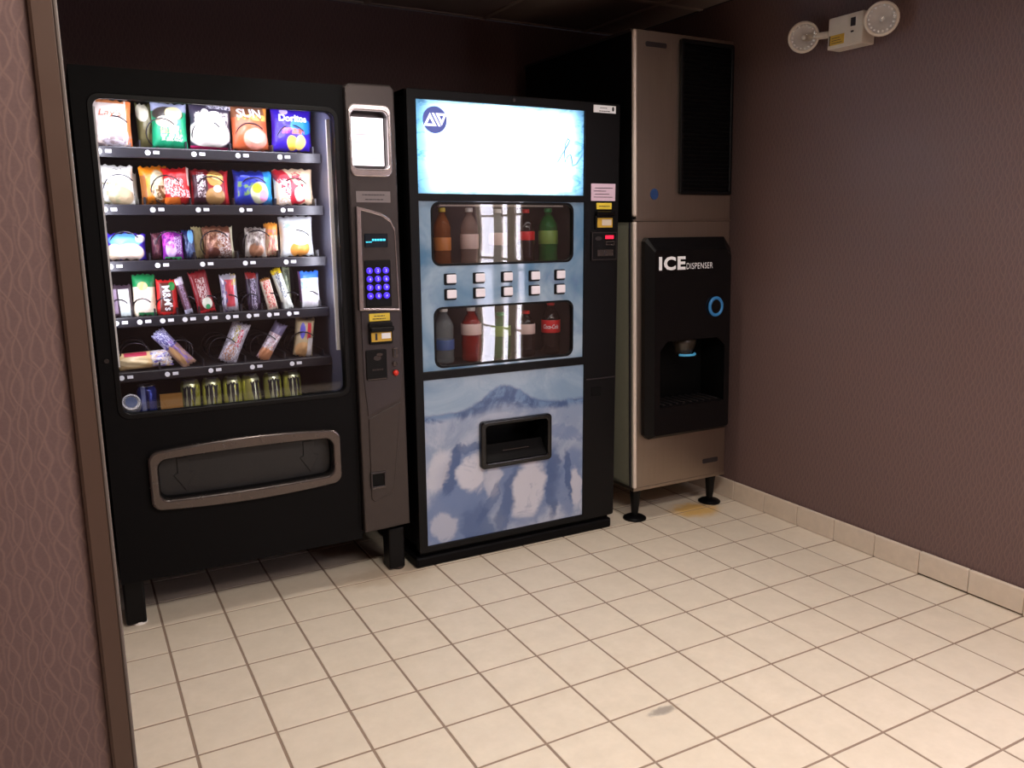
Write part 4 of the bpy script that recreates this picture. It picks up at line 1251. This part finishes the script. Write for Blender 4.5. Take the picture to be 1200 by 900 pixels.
MAT['tea'] = bottle_mat('amber_tea', (170, 96, 44), .62)
MAT['pinkd'] = bottle_mat('pale_pink_drink', (200, 170, 160), .75)
MAT['clear'] = bottle_mat('clear_water', (200, 208, 212), .82)
MAT['cola'] = bottle_mat('dark_cola', (24, 12, 11), .12)
MAT['green'] = bottle_mat('green_soda', (30, 130, 56), .62)
MAT['redd'] = bottle_mat('red_drink', (170, 44, 36), .5)
for n, c in (('capy', (226, 200, 60)), ('capg', (30, 140, 70)), ('capr', (214, 40, 40)), ('lblue', (70, 96, 150)), ('lred', (206, 30, 34)), ('lamber', (196, 120, 60)), ('lpale', (214, 186, 180)), ('lgreen', (120, 150, 70))):
    MAT[n] = M(n + '_print', c, .4, var=.12, scale=30)
bottle('amber iced tea bottle with a yellow cap', 5.57, 5.815, 1.12, .17, 'tea', 'capy', 'lamber', (.28, .5))
bottle('pale pink drink bottle with a white cap', 6.15, 5.815, 1.12, .18, 'pinkd', 'whitep', 'lpale', (.3, .55))
bottle('clear bottle with pale label behind the upper window', 6.78, 5.815, 1.10, .18, 'clear', 'whitep', 'lpale', (.36, .58))
bottle('dark cola bottle with a red label behind the upper window', 7.42, 5.815, 1.10, .18, 'cola', 'capr', 'lred', (.44, .6))
bottle('green soda bottle in the upper drink machine window', 7.95, 5.815, 1.12, .20, 'green', 'capg', 'lgreen', (.36, .6))
bottle('clear water bottle with a blue label', 5.56, 3.915, 1.11, .20, 'clear', 'whitep', 'lblue', (.26, .44))
bottle('red drink bottle with pale label and white cap', 6.16, 3.915, 1.09, .205, 'redd', 'whitep', 'lpale', (.5, .7))
bottle('green soda bottle in the lower drink machine window', 6.82, 3.915, .95, .21, 'green', 'capg', 'lgreen', (.5, .72))
bottle('dark soda bottle with a pale pink label', 7.42, 3.915, .95, .19, 'cola', 'capr', 'lpale', (.5, .72))
bottle('cola bottle with red cap and red lettered label', 8.02, 3.915, 1.11, .20, 'cola', 'capr', 'lred', (.42, .66), 'Coca-Cola')

# ================================================================ ICE DISPENSER AND ICE MAKER (the stack leans a touch to the left)
XF[0] = lambda v: (v[0] - max(0., v[2] - .8) * .0275, v[1], v[2])
ix0, ix1, iz0, izm, iz1 = 9.83, 12.50, .80, 6.66, 10.44
idp = thing('ice_dispenser', 'stainless steel ice dispenser cabinet with a black front panel', 'ice dispenser', (11.1, 3.0, 0))
cb = G().box(ix0, ix0 + .06, YF + .06, 5.2, iz0, izm - .02).box(ix1 - .06, ix1, YF + .06, 5.2, iz0, izm - .02).box(ix0, ix1, 5.14, 5.2, iz0, izm - .02)
cb.box(ix0, ix1, YF + .06, 5.2, izm - .08, izm - .02).box(ix0, ix1, YF + .06, 5.2, iz0, iz0 + .06)
cb.put('cabinet', 'sidegrey', idp)
G().plate([rect(ix0 + .06, ix1, iz0 - .02, izm), rect(10.25, 12.25, 2.5, 4.2)], YF, YF + .07, .012).put('front_panel', 'steel', idp)
G().box(ix0 - .015, ix0 + .085, YF - .02, YF + .08, iz0 - .02, izm, .045, 3).put('corner_trim', 'steeltrim', idp)
G().box(ix0 - .02, ix0 + .01, YF + .10, YF + .15, iz0, izm - .02).put('side_seam', 'ink', idp)
G().box(ix0 - .01, ix1, YF - .01, 5.2, iz0 - .08, iz0, .01).put('bottom_rail', 'steel', idp)
# black moulded panel with bevelled border and ice niche
ox0, ox1, oz0, oz1 = 10.03, 12.42, 1.92, 6.32
nx0, nx1, nz0, nz1 = 10.32, 12.16, 2.64, 4.10
outer = [(ox0, oz0 + .1), (ox0 + .1, oz0), (ox1 - .06, oz0), (ox1, oz0 + .06), (ox1, oz1 - .25), (ox1 - .2, oz1), (ox0 + .06, oz1), (ox0, oz1 - .08)]
inr = [(ox0 + .14, oz0 + .14), (ox0 + .18, oz0 + .10), (ox1 - .14, oz0 + .10), (ox1 - .10, oz0 + .14), (ox1 - .12, oz1 - .40), (ox1 - .28, oz1 - .26), (ox0 + .18, oz1 - .26), (ox0 + .14, oz1 - .30)]
nn_ = [(nx0, nz0), (nx1, nz0), (nx1, nz1 - .2), (nx1 - .2, nz1), (nx0 + .2, nz1), (nx0, nz1 - .2)]
bz = G()
k = len(outer)
vs = [(p[0], YF, p[1]) for p in outer] + [(p[0], YF - .12, p[1]) for p in outer] + [(p[0], YF - .28, p[1]) for p in inr]
fs = []
for a in (0, k):
    for i in range(k):
        j = (i + 1) % k
        fs.append((a + i, a + j, a + k + j, a + k + i))
bz.add(vs, fs)
pn = bz.put('panel_border', 'black2', idp)
G().plate([inr, nn_], YF - .285, YF - .24).put('panel_face', 'gloss', idp)
nc = G()
nc.box(nx0 - .03, nx1 + .03, YF + .5, YF + .54, nz0, nz1)
nc.box(nx0 - .04, nx0, YF - .25, YF + .5, nz0, nz1).box(nx1, nx1 + .04, YF - .25, YF + .5, nz0, nz1)
nc.box(nx0, nx1, YF - .25, YF + .5, nz1, nz1 + .04).box(nx0, nx1, YF - .25, YF + .5, nz0 - .04, nz0)
nc.put('ice_niche', 'bin', idp)
gr = G().box(nx0 + .05, nx1 - .05, YF - .26, YF + .45, nz0 + .0, nz0 + .03).put('drip_tray', 'black2', idp)
for k in range(9):
    x = nx0 + .14 + .19 * k
    G().box(x, x + .06, YF - .22, YF + .42, nz0 + .03, nz0 + .05).put('grille_bar', 'gun2', gr)
G().lathe([(.30, 4.12), (.27, 3.95), (.20, 3.78), (.18, 3.74)], 18, (11.24, YF + .05, 0)).put('ice_chute', 'chute', idp, smoothf=True)
pts = [(11.24 + .24 * math.sin(a), YF + .02 - .24 * math.cos(a), 3.74) for a in [(-1.15 + 2.3 * i / 14) for i in range(15)]]
G().tube(pts, .028, 8).put('lit_arc', 'arc', idp, smoothf=True)
rx, rz = 11.84, 4.80
pb = G().lathe([(.20, 0), (.20, .04), (.12, .06)], 28, (rx, YF - .28, rz), 'y').put('push_button', 'gloss', idp, smoothf=False)
ringv = [(rx + .175 * math.cos(a), YF - .325, rz + .19 * math.sin(a)) for a in [2 * PI * i / 32 for i in range(32)]]
G().tube(ringv, .036, 8, True).put('lit_ring', 'ring', pb, smoothf=True)
letter('lettering', 'ICE', 10.63, 5.78, YF - .29, .29, 'whitec', pn, bold=.04, width=.72, spacing=1.12)
letter('lettering', 'DISPENSER', 11.39, 5.71, YF - .29, .13, 'whitec', pn, bold=-.004, width=.74, spacing=1.08)
bd = G().plate([rr(11.82, 12.28, 1.08, 1.19, .03)], YF - .015, YF + .005, .004).put('maker_badge', 'gun2', idp)
XF[0] = None
for lx, ly in ((10.02, 1.2), (12.29, 1.24), (10.02, 4.9), (12.29, 4.9)):
    lg = G().lathe([(.07, .05), (.075, .1), (.085, .2), (.12, .62), (.14, .73)], 16, (lx, ly, 0)).put('leg', 'black2', idp, smoothf=True)
    G().lathe([(.265, 0), (.265, .03), (.22, .06), (.09, .09)], 28, (lx, ly, 0)).put('foot_flange', 'black2', lg, smoothf=False)
XF[0] = lambda v: (v[0] - max(0., v[2] - .8) * .0275, v[1], v[2])
im = thing('ice_maker', 'tall steel fronted ice maker stacked on the ice dispenser', 'ice maker', (11.1, 3.0, izm))
G().box(ix0, ix1, YF + .06, 5.4, izm + .005, iz1, .02).put('cabinet', 'black', im)
G().box(ix0 + .06, ix1, YF, YF + .07, izm + .03, iz1, .015).put('front_panel', 'steel', im)
G().box(ix0 - .015, ix0 + .085, YF - .02, YF + .08, izm + .1, iz1, .045, 3).put('corner_trim', 'steeltrim', im)
G().box(ix0 - .01, ix1 + .01, YF - .012, YF + .06, izm + .005, izm + .035).put('lower_edge', 'steel', im)
G().box(ix0 - .02, ix0 + .1, YF + .08, 5.4, iz1 - .04, iz1 + .02, .01).put('top_edge', 'gun', im)
vx0, vx1, vz0, vz1 = 11.0, 12.46, 7.22, 10.36
vt = G().plate([rr(vx0, vx1, vz0, vz1, .05), rr(vx0 + .08, vx1 - .08, vz0 + .08, vz1 - .08, .04)], YF - .08, YF + .01, .02).put('vent_frame', 'black2', im)
G().box(vx0 + .05, vx1 - .05, YF - .012, YF - .004, vz0 + .05, vz1 - .05).put('vent_backing', 'bin', im)
for k in range(34):
    z = vz0 + .12 + .087 * k
    v = [(vx0 + .07, YF - .06, z), (vx1 - .07, YF - .06, z), (vx1 - .07, YF - .02, z + .05), (vx0 + .07, YF - .02, z + .05),
         (vx0 + .07, YF - .06, z + .012), (vx1 - .07, YF - .06, z + .012), (vx1 - .07, YF - .02, z + .062), (vx0 + .07, YF - .02, z + .062)]
    put('louver', v, [(0, 1, 2, 3), (7, 6, 5, 4), (0, 4, 5, 1), (1, 5, 6, 2), (2, 6, 7, 3), (3, 7, 4, 0)], 'black2', vt)
G().plate([rr(10.12, 10.66, 10.13, 10.23, .04)], YF - .02, YF, .006).put('name_plate', 'gun2', im)
G().plate([ell(10.36, 7.22, .105, .115)], YF - .012, YF).put('round_sticker', 'blue', im)
XF[0] = None

# ================================================================ EMERGENCY LIGHT ON THE RIGHT WALL
el = thing('emergency_light', 'cream twin-head emergency light on the right wall', 'emergency light', (XW, -1.6, 9.9))
hb = G().box(12.60, XW, -1.985, -1.19, 9.90, 10.48, .02).put('housing', 'cream', el)
G().box(12.585, 12.602, -1.82, -1.72, 10.24, 10.39).put('test_window', 'ink', el)
G().box(12.588, 12.602, -1.79, -1.73, 10.13, 10.16).put('test_button', 'gun', el)
st = G().box(12.59, 12.602, -1.58, -1.24, 9.97, 10.15).put('warning_sticker', 'yellow2', el)
G().box(12.585, 12.592, -1.26, -1.24, 9.97, 10.15).put('sticker_edge', 'ink', st)
for k in range(3):
    G().box(12.586, 12.591, -1.54 + .03 * k, -1.30, 10.0 + .045 * k, 10.01 + .045 * k).put('print_line', 'ink', st)


def head(cy, cz, d, arm_from, r):
    d = Vector(d).normalized()
    c = Vector((12.56, cy, cz))
    e1 = d.cross(Vector((0, 0, 1))).normalized()
    e2 = e1.cross(d)

    def ring_mesh(prof, n=26):
        v, f = [], []
        for rad, h in prof:
            for q in range(n):
                a = 2 * PI * q / n
                v.append(tuple(c + d * h + rad * (math.cos(a) * e1 + math.sin(a) * e2)))
        for i in range(len(prof) - 1):
            for q in range(n):
                q2 = (q + 1) % n
                f.append((i * n + q, i * n + q2, (i + 1) * n + q2, (i + 1) * n + q))
        return v, f
    v, f = ring_mesh([(.04, -.26), (.12, -.25), (.22, -.16), (r - .02, -.02), (r, 0), (r, .05), (r - .03, .07), (r - .05, .05)])
    hd_ = put('lamp_head', v, f, 'cream', el, smoothf=True)
    v, f = ring_mesh([(r - .05, .05), (r - .08, 0), (.14, -.12), (.05, -.17), (.002, -.17)])
    put('reflector', v, f, 'reflector', hd_, smoothf=True)
    v, f = ring_mesh([(r - .04, .055), (r * .6, .085), (.002, .10)])
    put('lens', v, f, 'lens', hd_, smoothf=True)
    v, f = ring_mesh([(.03, -.12), (.045, -.06), (.04, 0), (.002, .02)], 12)
    put('bulb', v, f, 'whitep', hd_, smoothf=True)
    for q in range(18):
        a = 2 * PI * q / 18
        p = c + d * .055 + (r - .09) * (math.cos(a) * e1 + math.sin(a) * e2)
        v, f = [], []
        for sx in (-.02, .02):
            for sy in (-.02, .02):
                v.append(tuple(p + e1 * sx + e2 * sy))
        for sx in (-.012, .012):
            for sy in (-.012, .012):
                v.append(tuple(p + e1 * sx + e2 * sy + d * .02))
        put('lens_bead', v, [(0, 1, 3, 2), (4, 6, 7, 5), (0, 4, 5, 1), (1, 5, 7, 3), (3, 7, 6, 2), (2, 6, 4, 0)], 'reflector', hd_)
    G().tube([arm_from, tuple(Vector(arm_from).lerp(c - d * .2, .5)), tuple(c - d * .22)], .07, 10).put('arm', 'cream', el, smoothf=True)


head(-.62, 10.25, (-.75, -.65, -.12), (12.75, -1.19, 10.22), .30)
head(-2.42, 10.22, (-.80, -.55, -.10), (12.75, -1.98, 10.22), .30)
